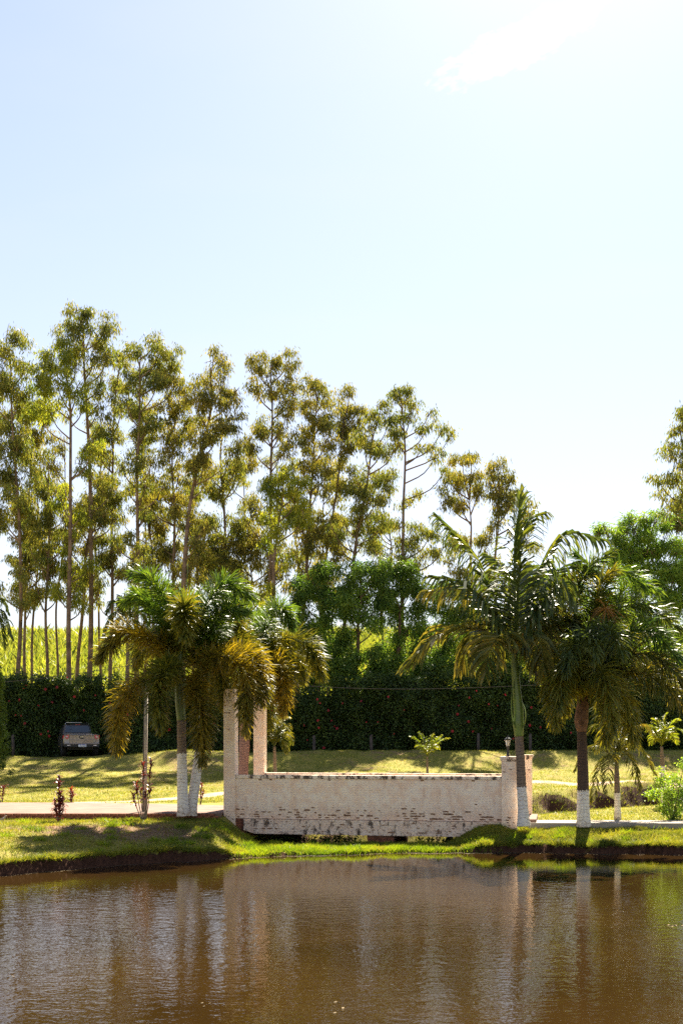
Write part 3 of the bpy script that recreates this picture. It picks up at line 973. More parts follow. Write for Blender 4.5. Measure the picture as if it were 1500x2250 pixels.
EG = 'eucalyptus trees in the row behind the hedge'
E, EB, EY = M['euc'], M['euc_brown'], M['euc_yellow']
euc = [
 (62, [(38, 1505), (40, 1300), (30, 1000), (22, 760)], 0.17, [(20, 750, 38, 40), (52, 800, 22, 30), (15, 820, 42, 40), (45, 870, 34, 38), (5, 900, 45, 50), (40, 950, 36, 40), (10, 1000, 50, 50), (40, 1060, 45, 45), (-30, 840, 40, 60), (0, 1110, 45, 50)], E, 5,
  'eucalyptus cut by the picture edge, nearest to it, crown full to half height'),
 (66, [(55, 1500), (52, 1350), (62, 1200), (70, 1050)], 0.13, [(72, 960, 24, 45), (95, 905, 26, 40), (60, 1110, 36, 40), (80, 1190, 40, 36), (50, 1240, 36, 30)], EB, 8,
  'thin eucalyptus second from the edge with sparse low crown'),
 (64, [(105, 1500), (102, 1350), (110, 1150), (105, 990)], 0.13, [(100, 1010, 32, 34), (112, 1075, 36, 40), (92, 1160, 40, 40), (108, 1240, 40, 36), (90, 1300, 36, 26)], E, 8,
  'short eucalyptus between two taller ones, its leaves hanging low'),
 (62, [(152, 1510), (153, 1250), (150, 950), (140, 790)], 0.19, [(138, 765, 36, 24), (112, 795, 30, 32), (165, 795, 28, 32), (95, 850, 28, 34), (130, 845, 38, 34), (172, 850, 22, 38), (82, 905, 24, 26), (112, 905, 32, 28), (185, 890, 16, 22), (130, 1090, 22, 26), (175, 1010, 20, 22)], EY, 7,
  'eucalyptus with rounded yellow-green crown just below the tallest tree'),
 (63.5, [(196, 1520), (198, 1250), (192, 900), (180, 700)], 0.21, [(172, 682, 26, 20), (195, 690, 20, 18), (165, 715, 24, 24), (205, 725, 36, 26), (238, 712, 18, 22), (185, 755, 36, 28), (225, 755, 28, 28), (240, 785, 16, 24), (205, 790, 32, 22), (128, 722, 11, 9), (222, 830, 18, 18), (212, 900, 12, 16)], E, 5,
  'tallest eucalyptus of the row, its rounded top above all others'),
 (67, [(170, 1490), (184, 1330), (193, 1200), (212, 1080), (226, 1010)], 0.14, [(165, 1125, 38, 34), (230, 1065, 30, 34), (190, 1180, 36, 30), (150, 1190, 28, 26), (222, 1130, 26, 30)], EB, 5,
  'leaning eucalyptus stem crossing behind the tallest trunk'),
 (65, [(243, 1500), (243, 1250), (250, 1000), (262, 820)], 0.15, [(265, 795, 22, 26), (250, 845, 26, 32), (270, 900, 26, 34), (248, 945, 30, 34), (228, 975, 20, 24), (248, 1110, 30, 34), (236, 1230, 26, 28)], E, 9,
  'slim eucalyptus just beyond the tallest one, leafy down its stem'),
 (62, [(300, 1500), (303, 1250), (302, 1000), (310, 780)], 0.19, [(298, 760, 30, 24), (342, 742, 24, 22), (355, 775, 30, 26), (325, 800, 34, 30), (290, 815, 32, 36), (378, 795, 20, 34), (310, 870, 36, 36), (350, 845, 34, 34), (280, 890, 24, 30), (325, 935, 34, 32), (295, 960, 30, 30), (392, 835, 10, 22), (308, 1020, 26, 28)], E, 8,
  'broad dark-crowned eucalyptus with twin tops, third tallest of the row'),
 (66, [(335, 1500), (338, 1250), (330, 1100), (335, 1000)], 0.12, [(340, 1050, 28, 34), (325, 1130, 34, 34), (345, 1200, 30, 30), (325, 1255, 28, 24)], EB, 8,
  'thin eucalyptus filling the gap under the twin-topped crown'),
 (63, [(380, 1500), (380, 1150), (378, 950)], 0.15, [(372, 850, 32, 26), (398, 885, 30, 32), (360, 900, 28, 32), (385, 935, 34, 34), (412, 930, 20, 30), (372, 985, 30, 34), (395, 1040, 24, 30), (375, 1090, 26, 26)], EB, 8,
  'olive-brown eucalyptus with low rounded crown left of a golden one'.replace('left of', 'beside')),
 (61, [(402, 1500), (410, 1250), (425, 1100), (455, 900), (465, 810)], 0.19, [(470, 795, 28, 22), (450, 830, 28, 28), (492, 830, 26, 28), (515, 860, 18, 28), (432, 880, 28, 34), (470, 880, 34, 32), (508, 915, 24, 34), (440, 945, 32, 34), (485, 950, 32, 34), (455, 1015, 32, 32), (515, 990, 22, 32), (430, 1030, 22, 26)], EB, 9,
  'golden-brown eucalyptus with slanting trunk and pointed crown'),
 (66, [(437, 1480), (440, 1250), (430, 1150), (412, 1095)], 0.13, [(420, 1085, 26, 26), (450, 1165, 34, 30), (430, 1220, 32, 28), (465, 1230, 28, 26)], E, 6,
  'forked eucalyptus stem rising over the foxtail palm crowns'),
 (65, [(497, 1450), (492, 1200), (485, 1000), (500, 900)], 0.13, [(522, 1040, 28, 32), (485, 1085, 30, 32), (510, 1140, 30, 30), (488, 1195, 34, 30), (505, 1255, 34, 28)], E, 10,
  'thin eucalyptus with scattered sprays beyond the slanting golden one'),
 (63, [(592, 1480), (594, 1250), (593, 1000), (595, 800)], 0.17, [(597, 780, 32, 18), (562, 805, 22, 24), (632, 790, 24, 22), (585, 825, 30, 22), (625, 830, 30, 24), (650, 860, 18, 26), (560, 850, 18, 28), (600, 870, 26, 20), (565, 930, 24, 26), (632, 915, 30, 30), (585, 945, 22, 22), (640, 965, 26, 28), (555, 980, 20, 22)], EB, 8,
  'open airy eucalyptus with sky showing through its wide crown'),
 (60, [(597, 1480), (598, 1300), (605, 1200), (620, 1110)], 0.16, [(590, 1055, 26, 22), (622, 1050, 24, 20), (660, 1060, 28, 22), (605, 1090, 34, 24), (650, 1095, 36, 26), (590, 1125, 26, 24), (632, 1135, 36, 26), (672, 1130, 20, 26), (610, 1170, 30, 22)], EY, 2,
  'low eucalyptus with the brightest yellow-green crown in the row'),
 (65, [(560, 1480), (556, 1320), (552, 1220)], 0.13, [(545, 1165, 30, 32), (520, 1215, 32, 30), (570, 1210, 28, 32), (545, 1260, 36, 30), (595, 1260, 30, 30), (615, 1215, 26, 26)], EB, 3,
  'small brown-leaved eucalyptus under the airy one, just over the palms'),
 (64, [(655, 1480), (670, 1250), (690, 1050), (698, 870)], 0.16, [(692, 840, 26, 20), (712, 862, 26, 24), (680, 880, 26, 30), (715, 905, 28, 30), (690, 930, 32, 32), (668, 950, 22, 30), (718, 965, 26, 30), (690, 1000, 30, 30), (665, 1040, 24, 26), (700, 1070, 28, 30), (715, 1140, 26, 28)], EB, 8,
  'dense amber-topped eucalyptus next to the airy one'),
 (66, [(700, 1480), (715, 1280), (735, 1100), (758, 920)], 0.15, [(768, 862, 24, 18), (748, 890, 20, 24), (785, 893, 20, 26), (765, 915, 30, 26), (752, 950, 26, 26), (785, 945, 20, 26), (768, 985, 24, 26), (745, 1010, 22, 26), (740, 1080, 26, 30), (725, 1180, 24, 30)], EB, 7,
  'eucalyptus with narrow drooping crown in the middle of the row'),
 (63, [(745, 1480), (775, 1280), (800, 1100), (825, 940)], 0.16, [(836, 900, 20, 18), (818, 935, 24, 26), (852, 940, 26, 26), (800, 985, 32, 26), (840, 985, 30, 28), (870, 985, 16, 24), (820, 1035, 38, 28), (855, 1050, 28, 30), (790, 1060, 30, 28), (830, 1095, 40, 28), (785, 1120, 36, 30), (845, 1140, 26, 24), (760, 1165, 30, 26), (800, 1180, 26, 22)], E, 6,
  'eucalyptus with several leaning stems and heavy hanging foliage'),
 (62, [(885, 1490), (888, 1250), (889, 1050), (885, 880)], 0.16, [(866, 862, 16, 14), (898, 858, 20, 14), (880, 885, 28, 16), (908, 888, 14, 16), (875, 912, 22, 16), (900, 920, 18, 16), (868, 955, 14, 20), (945, 908, 13, 12), (938, 940, 22, 16), (972, 945, 18, 18), (992, 955, 8, 16), (930, 975, 20, 14), (958, 1000, 16, 18), (980, 1030, 10, 14), (915, 1080, 18, 14), (905, 1180, 30, 26), (950, 1165, 32, 26), (880, 1215, 26, 30), (985, 1185, 26, 24), (930, 1215, 30, 24)], E, 3,
  'straight single eucalyptus standing apart with a few small leaf tufts'),
 (60, [(1035, 1480), (1032, 1250), (1030, 1100)], 0.15, [(1012, 1018, 30, 18), (1035, 1002, 14, 14), (985, 1040, 24, 22), (1030, 1045, 30, 24), (1005, 1070, 36, 24), (1045, 1085, 20, 28), (985, 1095, 20, 22), (1010, 1110, 24, 22), (1030, 1190, 30, 26), (1000, 1250, 30, 26)], EB, 3,
  'amber eucalyptus with flat-bottomed crown rising left over the tall palm'.replace('left ', '')),
 (61, [(1085, 1480), (1090, 1250), (1095, 1100)], 0.15, [(1095, 1022, 22, 16), (1082, 1045, 22, 20), (1125, 1045, 20, 18), (1105, 1070, 30, 22), (1140, 1078, 18, 24), (1085, 1085, 22, 24), (1120, 1105, 28, 24), (1158, 1110, 16, 26), (1095, 1130, 20, 20), (1145, 1150, 22, 24), (1165, 1190, 18, 22)], EB, 2,
  'last amber eucalyptus of the row, partly hidden by the tall palm'),
 (55, [(1535, 1500), (1525, 1200), (1510, 950)], 0.2, [(1500, 905, 18, 18), (1490, 940, 24, 26), (1520, 930, 30, 40), (1470, 980, 22, 22), (1500, 1000, 34, 34), (1445, 1050, 20, 14), (1480, 1050, 30, 22), (1455, 1085, 18, 16), (1495, 1095, 34, 22), (1475, 1125, 26, 16), (1525, 1060, 30, 60)], E, 0,
  'eucalyptus at the far picture edge, alone above the feathery tree'),
]
for i, (d, tr, r0, cl, mt, sp, lab) in enumerate(euc):
    tree('eucalyptus_tree', d, tr, r0, cl, mt, M['bark'], lab, 'tree', EG, sprays=int(sp * 2.2), dens=0.82, n_leaf=15, spread=0.15, L=0.26, W=0.056, hang=0.72, limb=0.05)

for k, (a, yt, lab) in enumerate([(70, 1000, 'thin back-row eucalyptus showing between the first trunks at the picture edge'), (128, 960, 'thin back-row eucalyptus behind the yellow-green rounded crown'),
                                  (222, 930, 'thin back-row eucalyptus just beyond the tallest trunk'), (318, 960, 'thin back-row eucalyptus behind the twin-topped crown'),
                                  (425, 1010, 'thin back-row eucalyptus behind the slanting golden trunk'), (535, 980, 'thin back-row eucalyptus before the airy wide-crowned one'),
                                  (640, 1010, 'thin back-row eucalyptus beyond the airy wide-crowned one'), (720, 1020, 'thin back-row eucalyptus behind the narrow drooping crown'),
                                  (845, 1090, 'thin back-row eucalyptus beside the lone straight one')]):
    w = rng.normal(size=3) * 9
    tree('eucalyptus_tree', 68 + (k * 7) % 4, [(a, 1490), (a + w[0], 1330), (a + w[1], (yt + 1330) / 2), (a + w[2], yt)], 0.11,
         [(a + rng.normal() * 18, yt + 26 * j + rng.normal() * 6, rng.uniform(12, 22), rng.uniform(14, 26)) for j in range(4)], [E, EB][k % 2], M['bark'],
         lab, 'tree', EG, sprays=9, dens=0.74, n_leaf=15, spread=0.15, L=0.26, W=0.056, hang=0.72, limb=0.04)

# feathery broadleaf trees behind the hedge
FG = 'feathery green trees behind the hedge'
mids = [
 (60, [(735, 1510), (735, 1400), (715, 1330)], 0.16, [(688, 1275, 34, 26), (725, 1250, 34, 22), (660, 1310, 26, 30), (700, 1320, 36, 30), (742, 1300, 28, 30), (675, 1365, 34, 30), (715, 1370, 30, 30), (745, 1420, 26, 28), (690, 1420, 30, 26)], M['green'], 'feathery green tree behind the hedge, nearest the foxtail palms'),
 (59, [(780, 1510), (782, 1390), (792, 1300)], 0.18, [(790, 1250, 32, 24), (825, 1262, 28, 26), (770, 1290, 32, 28), (810, 1305, 34, 28), (840, 1310, 26, 28), (765, 1335, 30, 28), (800, 1350, 34, 26), (830, 1360, 26, 22), (760, 1390, 26, 24), (830, 1430, 28, 24)], M['green'], 'feathery green tree with clear dark trunk in the middle'),
 (60, [(872, 1510), (880, 1380), (885, 1300)], 0.16, [(872, 1248, 28, 22), (905, 1255, 24, 24), (862, 1290, 28, 28), (898, 1300, 28, 28), (915, 1345, 22, 28), (870, 1345, 26, 26), (895, 1390, 30, 26), (870, 1430, 28, 24), (915, 1440, 28, 26)], M['green'], 'feathery green tree under the lone straight eucalyptus'),
 (60, [(970, 1510), (968, 1400), (975, 1330)], 0.16, [(960, 1320, 34, 28), (1000, 1300, 30, 28), (985, 1360, 36, 30), (1030, 1340, 30, 30), (950, 1390, 32, 28), (1010, 1410, 36, 30), (965, 1440, 34, 26), (1045, 1400, 30, 30), (1060, 1330, 28, 28)], M['green'], 'dark leafy tree behind the tall palm, above the hedge'),
 (60, [(1180, 1530), (1185, 1420), (1190, 1340)], 0.18, [(1150, 1300, 36, 30), (1200, 1280, 36, 30), (1250, 1290, 36, 30), (1170, 1360, 40, 34), (1225, 1350, 40, 34), (1140, 1420, 40, 34), (1200, 1430, 44, 34), (1260, 1410, 40, 34), (1110, 1350, 32, 34), (1290, 1340, 36, 36)], M['green'], 'dark tree filling the space behind the two big palms'),
 (62, [(1400, 1540), (1395, 1400), (1400, 1260)], 0.2, [(1330, 1158, 20, 18), (1355, 1175, 24, 22), (1395, 1150, 28, 24), (1435, 1140, 30, 24), (1475, 1150, 28, 24), (1505, 1140, 28, 26), (1370, 1210, 32, 26), (1415, 1200, 36, 28), (1460, 1200, 34, 28), (1505, 1205, 34, 30), (1340, 1230, 26, 24), (1390, 1250, 34, 26), (1440, 1250, 36, 26), (1490, 1255, 34, 26)], M['green_bright'], 'wide feathery tree with brown pods at the picture edge'),
 (60.5, [(1475, 1540), (1470, 1450), (1468, 1350)], 0.18, [(1440, 1285, 28, 20), (1475, 1270, 28, 20), (1505, 1275, 26, 24), (1400, 1295, 28, 22), (1455, 1315, 36, 26), (1495, 1325, 32, 26), (1410, 1340, 30, 26), (1470, 1370, 36, 30), (1430, 1390, 32, 28), (1500, 1400, 30, 36), (1380, 1370, 28, 28), (1450, 1440, 36, 30), (1490, 1470, 32, 30)], M['green_bright'], 'bright fresh-green tree beneath the wide pod-bearing one'),
]
for i, (d, tr, r0, cl, mt, lab) in enumerate(mids):
    t = tree('feathery_tree', d, tr, r0, cl, mt, M['bark_dark'], lab, 'tree', FG, L=0.27, W=0.06, hang=0.5, dens=1.75, n_leaf=26, spread=0.17, limb=0.045)
    if i == 5:
        pb = MB()
        for a, b, c, e in cl:
            spray_clump(pb, PX(a, b + 8, d) - np.array(t.location), np.array([c, c, e]) / (F / d), 9, 9, 0.24, 0.05, 0.97, 0.12)
        pb.build('pods', M['pod'], t)

shr = [
 (59, [(655, 1530), (655, 1470)], [(640, 1440, 26, 26), (668, 1450, 26, 24), (650, 1480, 30, 22), (625, 1475, 24, 24)], 'dark shrub over the hedge top right behind the foxtail fronds'.replace('right ', '')),
 (59, [(745, 1530), (745, 1480)], [(735, 1455, 26, 22), (760, 1470, 28, 22), (715, 1475, 26, 22)], 'dark shrub over the hedge top at the foot of the middle trees'),
 (59, [(850, 1530), (852, 1480)], [(840, 1465, 28, 22), (870, 1470, 26, 22), (815, 1480, 24, 18)], 'dark shrub over the hedge beside the lone straight eucalyptus'),
 (59, [(930, 1530), (932, 1480)], [(915, 1480, 30, 20), (950, 1470, 28, 24), (980, 1485, 30, 20), (1010, 1470, 30, 24)], 'dark shrub over the hedge under the drooping frond of the tall palm'),
 (59, [(690, 1530), (692, 1480)], [(680, 1490, 26, 20), (705, 1490, 28, 22), (790, 1495, 30, 18), (775, 1440, 22, 24), (700, 1440, 24, 22), (870, 1495, 28, 16)], 'low dark shrub spreading along the hedge top behind the bridge'),
 (59, [(1080, 1530), (1080, 1470)], [(1060, 1440, 34, 28), (1100, 1430, 34, 30), (1085, 1475, 36, 24), (1130, 1470, 30, 26)], 'dark shrub over the hedge behind the tall palm crownshaft'),
 (59, [(1340, 1560), (1345, 1480)], [(1320, 1440, 40, 34), (1360, 1430, 40, 34), (1340, 1480, 44, 30), (1400, 1470, 40, 34), (1440, 1500, 36, 30), (1480, 1520, 36, 34), (1380, 1520, 40, 30)], 'dark shrub over the hedge behind the shaggy palm'),
]
for d, tr, cl, lab in shr:
    tree('understory_shrub', d, tr, 0.08, cl, M['green'], M['bark_dark'], lab, 'shrub', 'shrubs behind the hedge', L=0.22, W=0.085, hang=0.3, dens=2.4, n_leaf=22, spread=0.2, limb=0.02)

# clipped dark conifer at the picture edge
cd = 46.0
cx0, _, _ = PX(-8, 1690, cd)
cg = hz(cx0, cd)
cyp = empty('cypress_shrub', (cx0, cd, cg), 0, 'narrow dark cypress shrub at the picture edge beside the pickup', 'shrub')
cb = MB()
hcy = 1.9 + (1640 - 1470) / F * cd - cg
for k in range(240):
    t = rng.random() ** 0.8
    a = rng.random() * 6.283
    rr = 0.55 * (1 - t) ** 0.55 * (0.8 + 0.35 * math.sin(t * 23 + a * 2))
    spray_clump(cb, (rr * math.cos(a), rr * math.sin(a), 0.1 + t * hcy), (0.12, 0.12, 0.16), 5, 12, 0.10, 0.03, -0.5, 0.05)
cb.build('foliage', M['cypress'], cyp)
MB().tube([(0, 0, -0.1), (0, 0, hcy * 0.8)], [0.07, 0.02], 8).build('trunk', M['bark_dark'], cyp, True)

# ------------------------------------------------------------------ hedge with red flowers
hedge = empty('flowering_hedge', (0, 57.6, 1.3), 0, 'long dark hedge dotted with red flowers at the top of the lawn', 'hedge')


def hedge_top(x):
    return 5.15 + 0.9 * (vnoise(x * 0.45, x * 0, 21) - 0.5) + 0.7 * (vnoise(x * 1.7, x * 0, 22) - 0.5)


def hedge_front(x, z):
    return -0.55 - 1.3 * (vnoise(x * 0.55, z * 0.6, 23) - 0.5) - 0.7 * (vnoise(x * 1.7, z * 1.6, 24) - 0.5)


nh = 92000
hx = rng.uniform(-20.5, 20.5, nh)
top = hedge_top(hx) - 1.3
hzv = top * rng.random(nh) ** 0.85 + 0.1
hyv = hedge_front(hx, hzv) + np.abs(rng.normal(size=nh)) * 0.22 + 0.35 * np.clip(hzv / top - 0.85, 0, 1) * rng.random(nh) * 12
P = np.stack([hx, hyv, hzv + rng.normal(size=nh) * 0.06], 1)
D = norm(rand_dirs(nh) + np.array([0, -0.5, -0.35]))
hb = MB()
leaf_cloud(hb, P, D, rng.uniform(0.09, 0.17, nh), rng.uniform(0.05, 0.09, nh))
for k in range(85):
    lxk = rng.uniform(-20, 20)
    rk = rng.uniform(0.2, 0.55)
    zk = float(hedge_top(np.array([lxk]))[0]) - 1.3 + rng.uniform(-0.35, 0.25)
    spray_clump(hb, (lxk, rng.uniform(-0.6, 0.5), zk), (rk, rk, rk * rng.uniform(0.8, 1.5)), int(90 * rk), 9, 0.15, 0.07, 0.1, 0.09)
hb.build('foliage', M['hedge'], hedge)
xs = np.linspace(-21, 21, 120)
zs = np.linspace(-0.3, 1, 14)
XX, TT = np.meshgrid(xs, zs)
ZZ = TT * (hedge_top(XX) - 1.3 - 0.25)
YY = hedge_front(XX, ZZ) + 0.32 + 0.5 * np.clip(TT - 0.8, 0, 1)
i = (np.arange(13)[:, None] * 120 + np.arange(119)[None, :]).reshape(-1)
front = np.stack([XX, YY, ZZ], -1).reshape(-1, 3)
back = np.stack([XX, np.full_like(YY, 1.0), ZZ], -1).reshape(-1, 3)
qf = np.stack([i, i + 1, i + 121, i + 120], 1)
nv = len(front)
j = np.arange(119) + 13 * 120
MB().add(np.concatenate([front, back]), qf, (qf + nv)[:, ::-1], np.stack([j, j + 1, j + 1 + nv, j + nv], 1)).build('light_block_core', M['core_dark'], hedge, True)  # added dark core inside the hedge, blocks light behind the leaves
# hibiscus blooms
fb = MB()
for k in range(5):
    a = k * 2 * math.pi / 5
    ca, sa = math.cos(a), math.sin(a)
    s2 = np.array([-sa, 0, ca])
    o = np.array([ca, 0, sa])
    y = np.array([0, 1.0, 0])
    fb.add([o * 0.004, o * 0.06 + s2 * 0.042 - y * 0.01, o * 0.088 - y * 0.002, o * 0.06 - s2 * 0.042 + y * 0.006], [[0, 1, 2, 3]])
fb.tube([(0, 0, 0), (0, -0.06, 0.01)], [0.007, 0.004], 5)
fme = fb.mesh('flower')
fme.materials.append(M['petal'])
spots = [(56, 1505), (52, 1512), (98, 1514), (125, 1510), (205, 1527), (147, 1488), (22, 1540), (46, 1538), (83, 1550), (111, 1542), (37, 1571), (52, 1573), (105, 1607), (108, 1617), (90, 1613), (340, 1603), (368, 1603),
         (697, 1537), (703, 1545), (752, 1545), (793, 1540), (721, 1560), (698, 1583), (728, 1583), (668, 1594), (700, 1599), (735, 1596), (740, 1600), (830, 1586), (805, 1586), (675, 1626), (711, 1643),
         (852, 1532), (886, 1560), (1030, 1533), (1046, 1518), (1007, 1550), (1003, 1570), (1080, 1601), (1038, 1607), (1027, 1586), (1073, 1547), (1168, 1554), (1162, 1594), (1110, 1526), (1093, 1550), (1131, 1616), (1187, 1598), (1126, 1623), (990, 1607), (866, 1613), (600, 1560), (1201, 1580), (1250, 1610), (160, 1530), (60, 1590), (180, 1560), (240, 1545), (280, 1570), (470, 1590)]
for a, b in spots:
    p = PX(a, b, 57.0)
    lx_, lz_ = p[0], p[2] - 1.3
    o = bpy.data.objects.new('flower', fme)
    o.location = (lx_, float(hedge_front(np.array([lx_]), np.array([lz_]))[0]) - 0.08, lz_)
    o.rotation_euler = (random.uniform(-.5, .3), random.uniform(0, 6), random.uniform(-.6, .6))
    o.scale = (random.uniform(0.5, 1.0),) * 3
    COL.objects.link(o)
    o.parent = hedge

# fence posts that show at the hedge foot
for k, (a, w) in enumerate([(30, 'beside the pickup'), (690, 'nearest the bridge pillars'), (816, 'over the middle of the bridge wall'), (930, 'behind the young lawn palm'), (1050, 'beyond the young lawn palm'), (1164, 'behind the tall palm trunk')]):
    p = PX(a, 1650, 56.3)
    z0 = hz(p[0], 56.3)
    MB().tube([(p[0], 56.3, z0 - 0.2), (p[0] + random.uniform(-.03, .03), 56.3, z0 + 1.15)], [0.085, 0.075], 8).lathe([(0.074, 0), (0.05, 0.035), (0.001, 0.045)], (p[0], 56.3, z0 + 1.15), 8).build(
        'fence_post', M['post'], None, True, label='grey fence post at the hedge foot, ' + w, cat='post', group='fence posts along the hedge')
# wires strung in front of the hedge
for lab, c in (('thin wire sagging in front of the dark hedge behind the bridge', [PX(520, 1480, 55.2), PX(650, 1505, 55.2), PX(900, 1514, 55.2), PX(1220, 1503, 55.2), PX(1520, 1480, 55.2)]),
               ('thin pale wire rising over the hedge above the pickup', [PX(-40, 1502, 55.2), PX(60, 1494, 55.2), PX(170, 1480, 55.2), PX(330, 1455, 55.2)])):
    MB().tube(spline(c, 40), 0.014, 5).build('wire', M['wire'], None, label=lab, cat='wire')

# ------------------------------------------------------------------ cane field on the hill
nc = 42000
cy_ = 66 + 52 * rng.random(nc) ** 0.8
cx_ = rng.uniform(-0.36, 0.36, nc) * cy_
cz_ = height(cx_, cy_)
hgt = rng.uniform(1.0, 2.1, nc)
lean = rng.normal(size=(nc, 2)) * 0.45
base = np.stack([cx_, cy_, cz_], 1)
W3 = np.stack([rng.normal(size=nc), rng.normal(size=nc) * 0.5, np.zeros(nc)], 1)
W3 = norm(W3) * 0.045 * rng.uniform(0.7, 1.5, nc)[:, None]
mid = base + np.stack([lean[:, 0] * 0.25, lean[:, 1] * 0.25, hgt * 0.62], 1)
tip = base + np.stack([lean[:, 0], lean[:, 1], hgt * rng.uniform(0.8, 1.0, nc)], 1)
V = np.stack([base - W3 * 0.7, base + W3 * 0.7, mid + W3, tip, mid - W3], 1).reshape(-1, 3)
MB().add(V, np.arange(nc * 5).reshape(-1, 5)).build('cane_field', M['cane'], None, label='tall bright green cane growing on the hill behind the trees', cat='cane', kind='stuff')


# ------------------------------------------------------------------ grass blades
def blades(name, x, y, h, w, mat, label, zoff=0.0, lean=0.5):
    n = len(x)
    z = height(x, y) - 0.01 + zoff
    a = rng.random(n) * 6.283
    W = np.stack([np.cos(a), np.sin(a) * 0.6, np.zeros(n)], 1) * (w * rng.uniform(0.6, 1.3, n))[:, None]
    l = rng.normal(size=(n, 2)) * lean
    b = np.stack([x, y, z], 1)
    H = h * rng.uniform(0.5, 1.25, n)
    t = b + np.stack([l[:, 0] * H, l[:, 1] * H, H], 1)
    V = np.stack([b - W, b + W, t], 1).reshape(-1, 3)
    return MB().add(V, np.arange(n * 3).reshape(-1, 3)).build(name, mat, None, label=label, cat='grass', kind='stuff')


def free(x, y):
    """where grass may stand: not on paving, path, bridge piers or in the water"""
    lx2 = (x - BX) * math.cos(-B_ROT) - (y - BY) * math.sin(-B_ROT)
    ly2 = (x - BX) * math.sin(-B_ROT) + (y - BY) * math.cos(-B_ROT)
    ok = y > shore(x) + 0.08
    ok &= ~((x < -3.3) & (y > 30.3) & (y < 36.45))
    ok &= ~((x > 5.0) & (y > 29.3 - 0.27 * smooth01(5, 12, x)) & (y < 30.53))
    ok &= ~((lx2 > -0.3) & (lx2 < BL + 0.3) & (ly2 > -0.05) & (ly2 < 2.9))
    return ok


def bare_mask(x, y):
    e = ((x + 5.6) / 2.6) ** 2 + ((y - 27.3) / 1.5) ** 2
    return (1 - e) + (vnoise(x * 1.7, y * 1.7, 31) - 0.5) * 2.0 > 0.15


# pond bank
n = 150000
x = rng.uniform(-10.5, 10.5, n)
y = shore(x) + rng.random(n) ** 1.0 * (30.3 - shore(x))
ok = free(x, y)
x, y = x[ok], y[ok]
bare = bare_mask(x, y)
keep = ~bare | (rng.random(len(x)) < 0.4)
dry = (bare & (rng.random(len(x)) < 0.6)) | (rng.random(len(x)) < 0.10 + 0.34 * smooth01(-2.6, -3.6, x) * smooth01(0.25, 0.6, vnoise(x * 0.9, y * 1.3, 37)))
tuft = 0.6 + 0.9 * vnoise(x * 2.3, y * 2.3, 33)
g1 = keep & ~dry
blades('bank_grass', x[g1], y[g1], 0.075 * tuft[g1], 0.009, M['grass'], 'short green grass on the pond bank')
g2 = dry & (rng.random(len(x)) < 0.5)
blades('dry_bank_grass', x[g2], y[g2], 0.05 * tuft[g2], 0.010, M['grass_dry'], 'dry straw-coloured grass on the bare part of the bank', lean=1.1)
n = 14000
k = rng.integers(0, 150, n)
tx_, ty_ = rng.uniform(-10, 10, 150), rng.random(150)
x = tx_[k] + rng.normal(size=n) * 0.07
y = shore(x) + 0.15 + ty_[k] * np.maximum(30.1 - shore(x), 0.5) * 0.95 + rng.normal(size=n) * 0.06
ok = free(x, y)
blades('grass_tufts', x[ok], y[ok], 0.13, 0.010, M['grass_wet'], 'coarser grass tufts scattered over the pond bank', lean=0.6)
# lush strip at the water's edge below the bridge
n = 26000
x = rng.uniform(-2.9, 4.2, n)
s_ = shore(x)
y = s_ + 0.02 + rng.random(n) ** 1.4 * 2.2
ok = (rng.random(n) < smooth01(-3.0, -2.0, x) * (1 - smooth01(3.2, 4.2, x)))
ok &= (y < 29.6) | free(x, y)
blades('water_edge_grass', x[ok], y[ok], (0.12 * (0.4 + 0.9 * vnoise(x[ok] * 3, y[ok] * 3, 35)) * (1 - 0.5 * smooth01(28.2, 29.2, y[ok]))), 0.011, M['grass_wet'], "bright lush grass at the water's edge below the bridge", lean=0.6)
# grass fringe hanging over the cut edge of the bank
n = 16000
x = np.where(rng.random(n) < 0.55, rng.uniform(-10, -2.6, n), rng.uniform(3.4, 10, n))
y = shore(x) + rng.uniform(0.06, 0.30, n)
blades('fringe_grass', x, y, 0.06 + 0.09 * vnoise(x * 2.2, y * 2.2, 51), 0.010, M['grass'], 'grass fringe along the cut edge of the pond bank', lean=0.9)
# lawn behind
n = 190000
y = 30.5 + 24 * rng.random(n) ** 0.9
x = rng.uniform(-0.335, 0.335, n) * y
ok = free(x, y)
pth = spline([(-9.0, 36.5), (-6.8, 38.0), (-5.0, 40.3), (-3.4, 42.6), (0, 44.5), (6, 45), (14, 44.8), (24, 45.0)], 60)
dmin = np.min(np.hypot(x[:, None] - pth[None, ::2, 0], y[:, None] - pth[None, ::2, 1]), axis=1)
ok &= (dmin > 0.62) | (rng.random(n) < 0.15)
thin = vnoise(x * 0.6, y * 0.6, 41)
ok &= rng.random(n) < np.where(y > 47, 0.25 + 0.9 * thin, 1.0)
x, y = x[ok], y[ok]
hh = 0.05 + 0.03 * vnoise(x * 1.3, y * 1.3, 42)
blades('lawn_grass', x, y, hh, 0.012, M['grass'], 'short sunlit lawn grass between the bridge and the hedge', lean=0.7)
# rough tufts in the ditch
n = 9000
k = rng.integers(1, len(CH) - 2, n)
t = rng.random(n)
cxy = CH[k] * (1 - t)[:, None] + CH[k + 1] * t[:, None]
x = cxy[:, 0] + rng.normal(size=n) * 1.6
y = cxy[:, 1] + rng.normal(size=n) * 1.4
ok = free(x, y)
blades('ditch_grass', x[ok], y[ok], 0.16 * (0.4 + vnoise(x[ok] * 1.5, y[ok] * 1.5, 43)), 0.014, M['grass'], 'rough grass tufts in the ditch beyond the bridge', lean=0.6)

